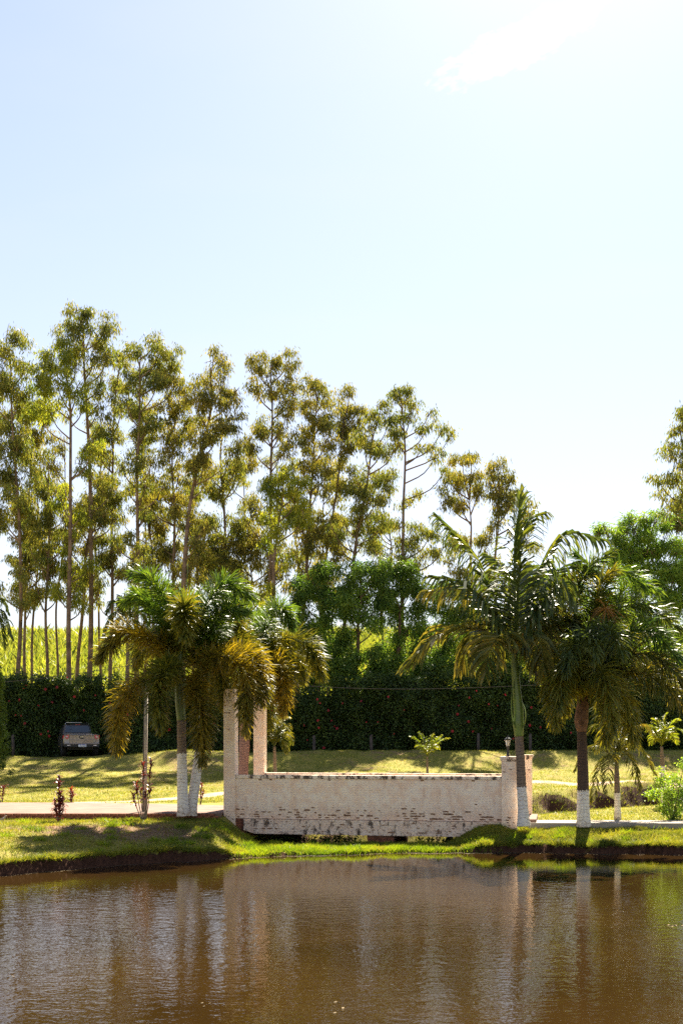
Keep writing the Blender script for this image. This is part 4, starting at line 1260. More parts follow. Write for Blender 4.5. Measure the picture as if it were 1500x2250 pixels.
# ------------------------------------------------------------------ palms
def frond_mesh(path, kind, n, L0, width, org, r0=0.022, start=0.1, droop=0.5, twist=0.0):
    """path: control points from crown to tip (world); returns MB in coordinates relative to org"""
    c = spline(path, 26) - org
    seg = np.linalg.norm(np.diff(c, axis=0), axis=1)
    cum = np.concatenate([[0], np.cumsum(seg)]) / seg.sum()
    mb = MB()
    mb.tube(c, r0 * (1 - 0.85 * np.linspace(0, 1, 26)), 5)
    T0 = norm(np.gradient(c, axis=0))
    t = np.sort(start + (1 - start) * rng.random(n)) if kind == 'fox' else np.linspace(start, 0.995, n)
    P = np.stack([np.interp(t, cum, c[:, k]) for k in range(3)], 1)
    T = norm(np.stack([np.interp(t, cum, T0[:, k]) for k in range(3)], 1))
    hor = norm(T0[4] * np.array([1, 1, 0]) + np.array([1e-4, 0, 0]))
    side = np.array([-hor[1], hor[0], 0.0])
    S = norm(side[None, :] - T * (T @ side)[:, None])
    U = np.cross(T, S)
    U = U * np.sign(U[:, 2:3] + 1e-6) if kind != 'fox' else U
    if kind == 'fox':
        ph = rng.random(n) * 6.283
        a = np.radians(np.interp(t, [0, 0.5, 0.85, 1], [72, 66, 52, 20]) + rng.normal(size=n) * 10)
        Ln = L0 * np.interp(t, [0, 0.15, 0.5, 0.8, 1], [0.5, 0.85, 1.0, 0.85, 0.55]) * rng.uniform(0.75, 1.15, n)
    else:
        sgn = np.where(np.arange(n) % 2 == 0, 1.0, -1.0)
        lowr = 0.25 - 0.75 * min(1.0, max(0.0, droop - 0.3))
        ph = np.where(sgn > 0, lowr, math.pi - lowr) + rng.normal(size=n) * 0.2 + twist
        a = np.radians(np.interp(t, [0, 0.5, 0.85, 1], [66, 56, 40, 15]) + rng.normal(size=n) * 5)
        Ln = L0 * np.interp(t, [0, 0.15, 0.45, 0.8, 1], [0.45, 0.85, 1.0, 0.75, 0.4]) * rng.uniform(0.85, 1.1, n)
    D = norm(T * np.cos(a)[:, None] + (S * np.cos(ph)[:, None] + U * np.sin(ph)[:, None]) * np.sin(a)[:, None])
    g = np.array([0, 0, -1.0]) * droop
    jit = rng.normal(size=(n, 3)) * 0.12
    D2 = norm(D + g * 0.7 + jit)
    D3 = norm(D2 + g * 1.3 + jit)
    Wd = norm(np.cross(D, T + rng.normal(size=(n, 3)) * 0.35))
    W = (width * rng.uniform(0.75, 1.2, n))[:, None]
    Ln = Ln[:, None]
    p1 = P + D * Ln * 0.4
    p2 = p1 + D2 * Ln * 0.35
    p3 = p2 + D3 * Ln * 0.25
    V = np.stack([P - Wd * W * 0.25, P + Wd * W * 0.25, p1 + Wd * W * 0.5, p1 - Wd * W * 0.5, p2 + Wd * W * 0.42, p2 - Wd * W * 0.42, p3], 1)
    b = np.arange(n)[:, None] * 7
    q = np.concatenate([b + np.array([[0, 1, 2, 3]]), b + np.array([[3, 2, 4, 5]])])
    tr = b + np.array([[5, 4, 6]])
    return mb, V.reshape(-1, 3), q, tr


def add_frond(root, path, kind, mat, n, L0, width, **kw):
    org = np.array(root.location)
    mb, V, q, tr = frond_mesh(path, kind, n, L0, width, org, **kw)
    mb.add(V, q, tr)
    o = mb.build('frond', mat, root)
    return o


def wash_edge(root, p, r):
    """uneven brushed upper edge of the limewash"""
    c = np.array(p) - np.array(root.location)
    seg = 40
    a = np.arange(seg) * 2 * math.pi / seg
    h = 0.015 + 0.055 * vnoise(a * 3.1, a * 0 + c[0], 71) * vnoise(a * 9.0, a * 0 + c[1], 72) * 2
    lo = np.stack([c[0] + (r + 0.006) * np.cos(a), c[1] + (r + 0.006) * np.sin(a), np.full(seg, c[2] - 0.03)], 1)
    hi = np.stack([c[0] + (r + 0.0045) * np.cos(a), c[1] + (r + 0.0045) * np.sin(a), c[2] + h], 1)
    MB().add(np.concatenate([lo, hi]), ring_quads(2, seg)).build('wash_edge', M['whitewash'], root, True)


def palm_trunk(root, pts, radii, mats, names, seg=18):
    """stacked trunk sections that share their rings: pts/radii lists per section"""
    org = np.array(root.location)
    for p, r, m_, nm in zip(pts, radii, mats, names):
        p = np.array(p)
        n = max(8, int(np.linalg.norm(p[-1] - p[0]) / 0.045))
        c = spline(p, n)
        rr = np.interp(np.linspace(0, 1, n), np.linspace(0, 1, len(r)), r)
        if nm in ('trunk', 'whitewashed_base'):
            rr = rr * (1 + 0.018 * np.sin(np.arange(n) * 2.1) + 0.01 * rng.normal(size=n))
        MB().tube(c - org, rr, seg).build(nm, m_, root, True)
        if nm == 'whitewashed_base':
            wash_edge(root, c[-1], rr[-1])


Z5 = lambda pts, d, dd=(0, 0, 0, 0): [PX(200 + x * 0.34667, 1220 + y * 0.34667, d + dd[min(i, len(dd) - 1)]) for i, (x, y) in enumerate(pts)]
Z6 = lambda pts, d, dd=(0, 0, 0, 0): [PX(870 + x * 0.42, 1080 + y * 0.42, d + dd[min(i, len(dd) - 1)]) for i, (x, y) in enumerate(pts)]

# --- foxtail palm pair by the paving
dA = 29.9
rA = empty('foxtail_palm', tuple(PX(402, 1790, dA)), 0, 'upright foxtail palm with whitewashed trunk base beside the front bridge pillar', 'palm', 'foxtail palms by the bridge')
palm_trunk(rA, [[PX(404, 1793, dA), PX(403, 1776, dA), PX(401, 1730, dA), PX(400, 1658, dA)], [PX(400, 1658, dA), PX(399, 1583, dA)], [PX(399, 1583, dA), PX(396, 1540, dA), PX(394, 1480, dA), PX(398, 1430, dA)]],
           [[0.20, 0.165, 0.145, 0.132], [0.130, 0.122], [0.125, 0.138, 0.10, 0.045]], [M['whitewash'], M['trunk'], M['shaft']], ['whitewashed_base', 'trunk', 'crownshaft'])
GO, OL, GR = M['fox_gold'], M['fox_olive'], M['fox_green']
fox = dict(n=1000, L0=0.62, width=0.031)
for pts, dd, mt in [
    ([(575, 700), (400, 530), (200, 490), (60, 650)], (0, -.2, -.3, -.4), GO),
    ([(565, 730), (340, 790), (195, 950), (165, 1225)], (0, -.5, -.8, -.9), GO),
    ([(570, 720), (470, 730), (420, 880), (440, 1080)], (0, -.9, -1.2, -1.2), OL),
    ([(585, 660), (592, 400), (592, 330), (600, 520)], (0, -.5, -1.0, -1.5), OL),
    ([(570, 640), (490, 350), (400, 170), (285, 120)], (0, .1, .2, .3), GR),
    ([(565, 650), (450, 420), (330, 260), (225, 290)], (0, .5, .9, 1.1), GR),
    ([(600, 640), (720, 340), (850, 180), (1010, 260)], (0, -.1, -.2, -.2), GR),
    ([(600, 710), (800, 640), (960, 730), (985, 1110)], (0, -.6, -.9, -1.0), GO),
    ([(600, 660), (770, 480), (880, 400), (980, 500)], (0, .5, .9, 1.2), OL),
    ([(560, 680), (430, 560), (330, 560), (290, 690)], (0, .7, 1.3, 1.7), OL),
    ([(580, 640), (600, 420), (640, 300), (700, 380)], (0, .6, 1.2, 1.7), GR),
    ([(590, 700), (700, 620), (740, 700), (760, 880)], (0, .8, 1.4, 1.7), OL),
]:
    add_frond(rA, Z5(pts, dA, dd), 'fox', mt, droop=0.22, **fox)
# spear leaf
MB().tube(spline([PX(398, 1450, dA), PX(408, 1340, dA), PX(413, 1240, dA)], 12) - np.array(rA.location), np.linspace(0.02, 0.004, 12), 6).build('spear_leaf', M['shaft_fresh'], rA, True)

dB = 30.15
rB = empty('foxtail_palm', tuple(PX(428, 1790, dB)), 0, 'leaning foxtail palm sprouting from the same foot as the upright one', 'palm', 'foxtail palms by the bridge')
palm_trunk(rB, [[PX(420, 1792, dB), PX(422, 1770, dB), PX(429, 1720, dB), PX(438, 1655, dB)], [PX(438, 1655, dB), PX(446, 1590, dB + .1)], [PX(446, 1590, dB + .1), PX(450, 1540, dB + .2), PX(455, 1485, dB + .2), PX(460, 1440, dB + .2)]],
           [[0.175, 0.15, 0.14, 0.125], [0.122, 0.115], [0.118, 0.13, 0.09, 0.04]], [M['whitewash'], M['trunk'], M['shaft']], ['whitewashed_base', 'trunk', 'crownshaft'])
for pts, dd, mt in [
    ([(720, 740), (660, 830), (700, 1000), (705, 1300)], (0, -.7, -1.0, -1.0), GO),
    ([(740, 720), (960, 620), (1060, 700), (1080, 920)], (0, -.5, -.7, -.8), GO),
    ([(740, 690), (880, 560), (990, 560), (1050, 680)], (0, .3, .6, .8), OL),
    ([(730, 690), (760, 500), (850, 350), (960, 360)], (0, -.4, -.6, -.7), GR),
    ([(735, 720), (800, 690), (850, 800), (860, 960)], (0, .5, .9, 1.0), OL),
    ([(730, 680), (690, 520), (640, 480), (560, 560)], (0, .6, 1.1, 1.5), OL),
    ([(735, 700), (830, 560), (920, 480), (1000, 560)], (0, .9, 1.6, 2.0), GR),
]:
    add_frond(rB, Z5(pts, dB, dd), 'fox', mt, droop=0.22, **fox)

dC = 33.6
rC = empty('foxtail_palm', tuple(PX(533, 1775, dC)), 0, 'foxtail palm with swollen pinkish trunk between the two tall bridge pillars', 'palm', 'foxtail palms by the bridge')
rC.location.z = hz(rC.location.x, dC) - 0.1
palm_trunk(rC, [[np.array(rC.location), PX(535, 1690, dC), PX(537, 1640, dC), PX(538, 1590, dC)], [PX(538, 1590, dC), PX(541, 1540, dC), PX(545, 1490, dC), PX(548, 1440, dC)]],
           [[0.15, 0.15, 0.165, 0.14], [0.14, 0.15, 0.10, 0.045]], [palm_trunk_mat('pinkish_palm_trunk', (0.36, 0.22, 0.18), (0.10, 0.06, 0.05), 0.075), M['shaft']], ['trunk', 'crownshaft'])
for pts, dd, mt in [
    ([(1005, 690), (1130, 430), (1205, 340), (1265, 430)], (0, -.3, -.6, -.9), GR),
    ([(1005, 700), (1220, 530), (1380, 580), (1455, 760)], (0, 0, 0, 0), OL),
    ([(1005, 720), (1140, 680), (1225, 780), (1215, 980)], (0, -.6, -1, -1.1), GO),
    ([(1005, 700), (1180, 600), (1300, 660), (1340, 780)], (0, .6, 1, 1.2), OL),
    ([(1000, 690), (960, 420), (880, 260), (800, 260)], (0, .3, .5, .6), GR),
    ([(1000, 690), (1030, 480), (1080, 420), (1150, 520)], (0, .7, 1.3, 1.6), GR),
    ([(1000, 700), (900, 560), (830, 560), (800, 680)], (0, .6, 1, 1.2), OL),
    ([(1005, 720), (1060, 760), (1110, 900), (1120, 1060)], (0, .6, .9, 1), OL),
]:
    add_frond(rC, Z5(pts, dC, dd), 'fox', mt, droop=0.22, n=950, L0=0.66, width=0.034)

# --- tall king palm at the far bridge end
dK = 29.0
bk = PX(1150, 1812, dK)
rK = empty('king_palm', (bk[0], dK, hz(bk[0], dK) - 0.02), 0, 'tall king palm with green crownshaft and whitewashed base by the lantern pillar', 'palm')
palm_trunk(rK, [[PX(1150, 1815, dK), PX(1149, 1800, dK), PX(1148, 1775, dK), PX(1145, 1732, dK)], [PX(1145, 1732, dK), PX(1143, 1680, dK), PX(1139, 1614, dK)], [PX(1139, 1618, dK), PX(1138, 1590, dK), PX(1138, 1560, dK), PX(1133, 1500, dK), PX(1129, 1440, dK), PX(1130, 1400, dK)]],
           [[0.19, 0.165, 0.14, 0.127], [0.127, 0.118, 0.112], [0.118, 0.15, 0.13, 0.105, 0.09, 0.05]], [M['whitewash'], M['trunk'], M['shaft_fresh']], ['whitewashed_base', 'trunk', 'crownshaft'])
# peeling leaf sheath round the crownshaft
sh = MB()
for sx, y0, y1, w in ((-1, 1490, 1600, 0.10), (1, 1535, 1605, 0.12)):
    pts = [PX(1136 + sx * 6, y0, dK - .08), PX(1137 + sx * 15, (y0 + y1) / 2 - 10, dK - .1), PX(1138 + sx * 14, y1 - 20, dK - .1), PX(1139 + sx * 6, y1, dK - .1)]
    c = spline(pts, 12) - np.array(rK.location)
    ww = w * np.sin(np.linspace(0.15, math.pi - 0.1, 12)) * 0.5
    Vv = np.concatenate([c + np.stack([ww * 0.3, ww, 0 * ww], 1), c - np.stack([ww * 0.3, ww, 0 * ww], 1)])
    i = np.arange(11)
    sh.add(Vv, np.stack([i, i + 1, i + 13, i + 12], 1))
so_ = sh.build('leaf_sheath', M['shaft_fresh'], rK, True)
sd = so_.modifiers.new('thick', 'SOLIDIFY')
sd.thickness = 0.012
K1, K2 = M['king'], M['king_old']
kg = dict(n=100, L0=1.15, width=0.074)
for pts, dd, mt, dr in [
    ([(620, 850), (430, 715), (240, 745), (60, 900)], (0, -.3, -.4, -.4), K2, 0.55),
    ([(620, 830), (520, 640), (370, 500), (150, 520)], (0, .3, .5, .6), K2, 0.95),
    ([(620, 820), (500, 520), (400, 310), (215, 125)], (0, .1, .2, .3), K1, 0.95),
    ([(622, 820), (618, 520), (618, 260), (650, 30)], (0, 0, .1, .2), K1, 0.45),
    ([(622, 840), (635, 640), (640, 480), (650, 400)], (0, -.6, -1.1, -1.6), K1, 0.5),
    ([(625, 820), (735, 440), (870, 220), (1090, 250)], (0, -.1, -.1, -.2), K1, 0.95),
    ([(625, 830), (780, 560), (850, 470), (920, 560)], (0, -.6, -.9, -1.1), K1, 0.9),
    ([(625, 840), (790, 690), (900, 660), (960, 790)], (0, .4, .8, 1.0), K2, 0.8),
    ([(618, 850), (480, 740), (390, 770), (330, 900)], (0, .7, 1.1, 1.3), K2, 0.8),
    ([(620, 850), (560, 760), (500, 800), (470, 930)], (0, -.8, -1.3, -1.5), K2, 0.7),
    ([(622, 830), (560, 520), (540, 380), (470, 330)], (0, .7, 1.3, 1.8), K1, 0.8),
    ([(624, 830), (700, 560), (760, 420), (790, 360)], (0, .8, 1.5, 2.0), K1, 0.8),
    ([(625, 850), (700, 740), (750, 790), (770, 920)], (0, -.5, -.9, -1), K2, 0.8),
    ([(622, 820), (640, 420), (690, 160), (770, 110)], (0, .1, .2, .4), K1, 0.9),
    ([(625, 825), (760, 520), (900, 380), (1050, 420)], (0, .5, .8, 1.0), K1, 0.95),
    ([(618, 825), (470, 600), (330, 470), (180, 440)], (0, -.4, -.6, -.7), K1, 0.95),
]:
    add_frond(rK, Z6(pts, dK, dd), 'pin', mt, droop=dr * (1.8 if dr > 0.7 else 1.0), r0=0.03, start=0.16, **kg)
MB().tube(spline(Z6([(622, 800), (620, 300), (612, 10)], dK), 14) - np.array(rK.location), np.linspace(0.022, 0.004, 14), 6).build('spear_leaf', M['shaft_fresh'], rK, True)


def flower_stalk(root, pts_px, d, n, L, droop):
    org = np.array(root.location)
    c = spline([PX(a, b, d + e) for a, b, e in pts_px], 10) - org
    mb = MB().tube(c, np.linspace(0.025, 0.012, 10), 6)
    tip = c[-1]
    for k in range(n):
        dirv = norm(np.array([rng.normal(), rng.normal() * 0.6, rng.normal() * 0.7 - 0.15]))
        l = L * rng.uniform(0.5, 1.1)
        mb.tube(spline([tip, tip + dirv * l * 0.5, tip + dirv * l + np.array([0, 0, -droop * l])], 5), np.linspace(0.009, 0.004, 5), 4, False)
    mb.build('flower_stalk', M['flower_stalk'], root)


flower_stalk(rK, [(1131, 1440, 0), (1150, 1390, -.4), (1175, 1345, -.5)], dK, 26, 0.28, 0.4)

# --- heavy-headed palm beyond it
dS = 29.3
bs = PX(1281, 1812, dS)
rS = empty('queen_palm', (bs[0], dS, hz(bs[0], dS) - 0.02), 0, 'stout dark-trunked palm with whitewashed base and huge shaggy crown by the path', 'palm')
palm_trunk(rS, [[PX(1281, 1817, dS), PX(1281, 1800, dS), PX(1280, 1775, dS), PX(1280, 1739, dS)], [PX(1280, 1739, dS), PX(1279, 1680, dS), PX(1277, 1606, dS)], [PX(1277, 1608, dS), PX(1276, 1585, dS), PX(1278, 1560, dS), PX(1284, 1500, dS), PX(1296, 1400, dS)]],
           [[0.215, 0.18, 0.17, 0.155], [0.155, 0.145, 0.125], [0.125, 0.19, 0.17, 0.13, 0.05]], [M['whitewash'], M['trunk_dark'], M['boot']], ['whitewashed_base', 'trunk', 'leaf_base'])
for pts, dd, mt, dr, kd in [
    ([(985, 1120), (890, 880), (830, 900), (790, 1060)], (0, -.4, -.6, -.7), OL, .9, 'pin'),
    ([(980, 1140), (880, 980), (830, 1050), (830, 1200)], (0, -.6, -.9, -1), OL, .9, 'pin'),
    ([(985, 1120), (900, 800), (820, 650), (740, 700)], (0, .3, .5, .7), K2, .8, 'pin'),
    ([(1000, 1080), (930, 700), (980, 440), (1100, 330)], (0, .2, .3, .3), K1, .7, 'pin'),
    ([(1010, 1080), (1050, 640), (1150, 420), (1310, 500)], (0, .1, .2, .2), GR, .6, 'pin'),
    ([(1010, 1060), (1110, 680), (1280, 590), (1480, 720)], (0, -.2, -.3, -.3), K1, .6, 'pin'),
    ([(1015, 1080), (1180, 880), (1340, 860), (1500, 1000)], (0, -.5, -.7, -.8), K2, .8, 'pin'),
    ([(1015, 1110), (1180, 960), (1380, 990), (1520, 1140)], (0, -.2, -.3, -.3), K2, .8, 'pin'),
    ([(1005, 1130), (1110, 1010), (1190, 1090), (1240, 1290)], (0, -.6, -.9, -1), OL, .8, 'pin'),
    ([(1000, 1120), (1050, 940), (1090, 990), (1130, 1230)], (0, -1, -1.4, -1.5), OL, .8, 'pin'),
    ([(990, 1110), (960, 850), (930, 800), (890, 930)], (0, -.9, -1.4, -1.7), K1, .9, 'pin'),
    ([(1005, 1080), (1010, 720), (1120, 580), (1240, 690)], (0, .8, 1.3, 1.6), GR, .6, 'pin'),
    ([(1000, 1100), (1060, 800), (1120, 740), (1180, 850)], (0, -.9, -1.5, -1.9), K1, .8, 'pin'),
    ([(995, 1090), (900, 760), (870, 560), (930, 430)], (0, .8, 1.3, 1.6), K2, .8, 'pin'),
    ([(1000, 1090), (1010, 840), (1010, 740), (1040, 860)], (0, -.7, -1.3, -1.9), K1, .9, 'pin'),
    ([(1000, 1120), (1080, 1040), (1110, 1130), (1100, 1290)], (0, .3, .5, .5), OL, .8, 'pin'),
    ([(990, 1110), (930, 960), (890, 980), (880, 1140)], (0, .5, .8, .9), OL, .9, 'pin'),
    ([(1010, 1090), (1150, 800), (1250, 760), (1350, 880)], (0, .6, 1, 1.2), OL, .7, 'pin'),
    ([(985, 1120), (930, 930), (870, 940), (850, 1120)], (0, -1.0, -1.4, -1.5), OL, .9, 'pin'),
    ([(1005, 1060), (1060, 620), (1040, 420), (940, 330)], (0, .4, .7, .9), GR, .5, 'pin'),
    ([(1010, 1060), (1130, 640), (1230, 480), (1360, 520)], (0, .5, .8, 1.0), GR, .6, 'pin'),
    ([(1012, 1070), (1190, 760), (1340, 740), (1470, 870)], (0, -.5, -.8, -.9), GR, .6, 'pin'),
    ([(1005, 1070), (1030, 700), (1060, 500), (1130, 420)], (0, -.3, -.5, -.6), OL, .6, 'pin'),
    ([(1000, 1090), (900, 900), (800, 830), (720, 900)], (0, .2, .3, .3), OL, .8, 'pin'),
    ([(1012, 1090), (1210, 860), (1390, 840), (1530, 930)], (0, .4, .6, .7), GR, .6, 'pin'),
]:
    add_frond(rS, Z6(pts, dS, dd), 'fox', mt, droop=dr * 0.6, n=460, L0=0.70, width=0.034, r0=0.028, start=0.2)
flower_stalk(rS, [(1296, 1420, 0), (1318, 1370, -.5), (1330, 1338, -.9)], dS, 46, 0.52, 0.35)


def small_palm(name, px, base_py, d, crown, tips, r, white_py, mat, n, L0, w, label, droop=0.6, bark='trunk', z0=None):
    b = PX(px, base_py, d)
    g = hz(b[0], d)
    root = empty(name, (b[0], d, g - 0.02), 0, label, 'palm')
    ct = PX(*crown, d)
    foot = np.array([b[0], d, g - 0.04])
    if white_py:
        wp = PX(px + (crown[0] - px) * 0.3, white_py, d)
        palm_trunk(root, [[foot, wp], [wp, ct]], [[r * 1.4, r, r], [r, r * 0.9, r * 0.6]], [M['whitewash'], M[bark]], ['whitewashed_base', 'trunk'], 12)
    else:
        palm_trunk(root, [[foot, ct]], [[r * 1.2, r, r * 0.6]], [M[bark]], ['trunk'], 12)
    for tx, ty, dy, arch in tips:
        e = PX(tx, ty, d + dy)
        m1 = ct * 0.62 + e * 0.38 + np.array([0, 0, arch])
        m2 = ct * 0.28 + e * 0.72 + np.array([0, 0, arch * 0.9])
        add_frond(root, [ct, m1, m2, e], 'pin', mat, n=n, L0=L0, width=w, droop=droop, r0=0.012, start=0.18)
    return root


small_palm('slender_palm', 1356, 1803, 31.2, (1353, 1672), [(1262, 1690, -.3, .5), (1298, 1760, -.5, .55), (1290, 1610, .2, .5), (1335, 1580, .4, .3), (1385, 1570, .2, .3), (1432, 1610, .1, .5), (1440, 1700, -.2, .55), (1405, 1735, -.7, .5), (1330, 1740, -1.0, .5), (1375, 1640, .9, .4), (1310, 1650, .9, .5)],
           0.085, 1745, M['king_old'], 90, 0.42, 0.03, 'slender young palm with loose fronds between stout palm and bush', 0.8)
small_palm('lawn_palm', 1456, 1708, 37.0, (1452, 1640), [(1422, 1604, -.2, .3), (1436, 1580, .3, .2), (1462, 1570, 0, .2), (1490, 1582, .2, .25), (1502, 1612, -.2, .3), (1470, 1600, -.8, .2), (1430, 1632, .5, .3), (1485, 1630, .5, .3)],
           0.075, 1686, M['young'], 70, 0.36, 0.04, 'sunlit yellow-green young palm near the picture edge on the lawn', 0.45)
small_palm('lawn_palm', 939, 1708, 41.0, (938, 1662), [(902, 1618, -.1, .15), (922, 1610, .3, .12), (950, 1614, .2, .12), (984, 1622, 0, .15), (968, 1616, -.5, .1), (915, 1640, -.5, .15), (962, 1644, .5, .15)],
           0.05, None, M['young'], 60, 0.30, 0.035, 'small glowing yellow-green palm on the lawn above the bridge wall', 0.55)
small_palm('lawn_palm', 606, 1740, 36.5, (603, 1640), [(632, 1578, 0, .25), (634, 1602, -.3, .3), (628, 1650, -.3, .35), (585, 1570, .3, .2), (570, 1610, .3, .3), (612, 1560, .2, .15), (640, 1630, .3, .3), (575, 1650, -.3, .3)],
           0.07, None, M['fox_olive'], 90, 0.42, 0.03, 'low olive palm peeping out beside the rear bridge pillar', 0.5)
# palms standing among the trees
small_palm('background_palm', 278, 1500, 59.5, (282, 1372), [(225, 1400, 0, .9), (235, 1345, .4, .8), (262, 1318, .3, .6), (300, 1315, 0, .6), (325, 1350, -.3, .8), (335, 1400, 0, .9), (250, 1420, -.8, .8), (300, 1425, -.8, .8)],
           0.13, None, M['king'], 80, 0.7, 0.06, 'dark palm crown among the eucalyptus trunks behind the foxtail palms', 0.8)
small_palm('background_palm', -25, 1500, 56.0, (-22, 1362), [(28, 1400, 0, .9), (20, 1345, .3, .8), (5, 1320, -.2, .6), (-60, 1350, 0, .8), (10, 1420, -.6, .9), (-10, 1400, -.9, .8)],
           0.14, None, M['king'], 80, 0.7, 0.06, 'dark palm fronds entering at the picture edge above the hedge', 0.9)


# ------------------------------------------------------------------ red cordyline plants
def cordyline(px, py, d, stems, label, leaf=0.26, w=0.042):
    b = PX(px, py, d)
    g = hz(b[0], d)
    if b[0] < -3.3 and 30.35 < d < 36.5:
        g = 0.03
    root = empty('cordyline_plant', (b[0], d, g), 0, label, 'plant', 'red cordyline plants along the paving')
    for dx, h, lean, lo, nl in stems:
        nl = int(nl * 1.15)
        top = np.array([dx + lean, rng.normal() * 0.05, h])
        c = spline([np.array([dx * 0.4, 0, -0.03]), np.array([dx + lean * 0.4, 0, h * 0.5]), top], 10)
        MB().tube(c, np.linspace(0.016, 0.010, 10), 6).build('stem', M['stem'], root, True)
        t = lo + (1 - lo) * rng.random(nl) ** 0.8
        u = t * 9
        P = np.stack([np.interp(u, np.arange(10), c[:, k]) for k in range(3)], 1)
        a = rng.random(nl) * 6.283
        el = np.radians(rng.uniform(25, 75, nl))
        D = np.stack([np.cos(a) * np.cos(el), np.sin(a) * np.cos(el), np.sin(el)], 1)
        L = (leaf * rng.uniform(0.6, 1.15, nl))[:, None]
        Wd = norm(np.cross(D, np.array([0, 0, 1.0]))) * w * 0.5
        m1 = P + D * L * 0.5
        m2 = m1 + norm(D + np.array([0, 0, -0.7])) * L * 0.3
        m3 = m2 + norm(D + np.array([0, 0, -1.6])) * L * 0.2
        V = np.stack([P - Wd * .4, P + Wd * .4, m1 + Wd, m1 - Wd, m2 + Wd * .8, m2 - Wd * .8, m3], 1).reshape(-1, 3)
        q = np.arange(nl)[:, None] * 7
        MB().add(V, np.concatenate([q + [[0, 1, 2, 3]], q + [[3, 2, 4, 5]]]), q + [[5, 4, 6]]).build('foliage', M['cordyline'], root)
    return root


cordyline(130, 1797, 29.5, [(0, 1.18, 0.0, 0.05, 80), (-0.06, 0.55, -0.05, 0.05, 44), (0.07, 0.6, 0.06, 0.05, 44), (0.02, 0.8, 0.02, 0.1, 40)], 'bushy dark red cordyline standing at the brick edge of the paving')
cordyline(156, 1765, 36.6, [(0, 0.42, 0.0, 0.05, 34), (0.05, 0.36, 0.03, 0.1, 20)], 'short red cordyline at the back edge of the paving')
cordyline(317, 1790, 29.9, [(0.0, 1.55, -0.02, 0.62, 46), (0.06, 1.65, 0.14, 0.66, 40), (-0.1, 0.95, -0.12, 0.55, 26), (-0.05, 0.8, -0.05, 0.6, 22), (0.03, 0.7, 0.02, 0.7, 14), (-0.12, 0.7, -0.2, 0.5, 22), (0.09, 1.0, 0.08, 0.7, 14)], 'tall bare-stemmed cordyline clump in front of the pole', 0.24)
cordyline(6, 1765, 36.7, [(0, 0.5, 0.05, 0.1, 30), (-0.1, 0.4, -0.05, 0.1, 24)], 'small cordyline tuft at the picture edge behind the paving', 0.3)
cordyline(440, 1770, 35.6, [(0, 0.62, 0.04, 0.3, 26), (0.04, 0.4, 0.06, 0.3, 16)], 'thin cordyline just behind the leaning foxtail palm', 0.22)
cordyline(822, 1712, 36.5, [(0, 1.02, 0.0, 0.75, 16)], 'cordyline tip showing over the bridge wall', 0.28)

# ------------------------------------------------------------------ pole
pl = PX(318, 1770, 31.3)
pole = empty('lamp_pole', (pl[0], 31.3, 0.035), 0, 'weathered grey wooden pole behind the bare-stemmed cordyline', 'pole')
MB().tube([(0, 0, -0.1), (0.02, 0, 1.5), (0.06, 0, 3.55)], [0.062, 0.057, 0.045], 10).build('shaft', M['pole'], pole, True)
MB().tube([(-0.05, -0.045, 0.0), (-0.03, -0.045, 1.5), (0.015, -0.04, 3.4)], 0.013, 6).build('conduit', M['wire'], pole, True)
MB().lathe([(0.05, 0), (0.055, 0.02), (0.001, 0.06)], (0.06, 0, 3.54), 10).build('cap', M['black_metal'], pole, True)


# ------------------------------------------------------------------ leafy bush at the edge
def bush(px, py, d, clumps, label, mat):
    b = PX(px, py, d)
    g = hz(b[0], d)
    root = empty('leafy_bush', (b[0], d, g), 0, label, 'bush')
    org = np.array(root.location)
    lm, tb = MB(), MB()
    for a, e, rx, ry in clumps:
        c = PX(a, e, d) + np.array([0, rng.uniform(-.3, .3), 0]) - org
        tb.tube(spline([np.array([rng.normal() * .04, 0, -0.05]), c * 0.5 + np.array([0, 0, -.06]), c], 6), np.linspace(0.018, 0.006, 6), 5, False)
        pm = F / d
        spray_clump(lm, c, np.array([rx, rx, ry]) / pm, int(rx * ry * 0.10), 9, 0.075, 0.045, 0.15, 0.06)
    tb.build('stem', M['bark_dark'], root, True)
    lm.build('foliage', mat, root)


bush(1475, 1800, 30.9, [(1450, 1720, 18, 14), (1480, 1712, 20, 16), (1500, 1740, 24, 22), (1465, 1745, 24, 18), (1440, 1748, 16, 14), (1455, 1775, 20, 16), (1490, 1775, 24, 20), (1475, 1795, 20, 10), (1497, 1680, 10, 12), (1447, 1695, 6, 8)],
     'glossy green bush at the picture edge beside the narrow path', M['green_bright'])
# weeds showing below the bridge
bush(740, 1850, 31.2, [(690, 1845, 14, 8), (715, 1843, 16, 9), (745, 1842, 16, 10), (775, 1845, 14, 8)], 'low leafy weeds in the stream bed seen under the bridge wall', M['green_bright'])
bush(610, 1850, 31.6, [(565, 1845, 16, 7), (600, 1846, 18, 8), (635, 1846, 18, 8), (662, 1846, 14, 7)], 'dark weeds added to darken the gap under the bridge near the foxtail palms', M['green'])  # added to darken the opening against the sunlit ground behind
bush(945, 1850, 30.9, [(920, 1848, 12, 8), (945, 1847, 14, 9), (975, 1849, 14, 7), (1000, 1850, 12, 6)], 'low leafy weeds seen under the bridge beyond the brick pier', M['green_bright'])

# ------------------------------------------------------------------ pickup
def car_paint():
    m, nt, out = new_mat('grey_brown_car_paint')
    n = noise(nt, 60, 2)
    c = mixc(nt, n, (0.17, 0.145, 0.135), (0.23, 0.20, 0.19))
    p = principled(nt, out, c, 0.3, 0.5, 0.55)
    p.inputs['Coat Weight'].default_value = 0.8
    p.inputs['Coat Roughness'].default_value = 0.05
    return m


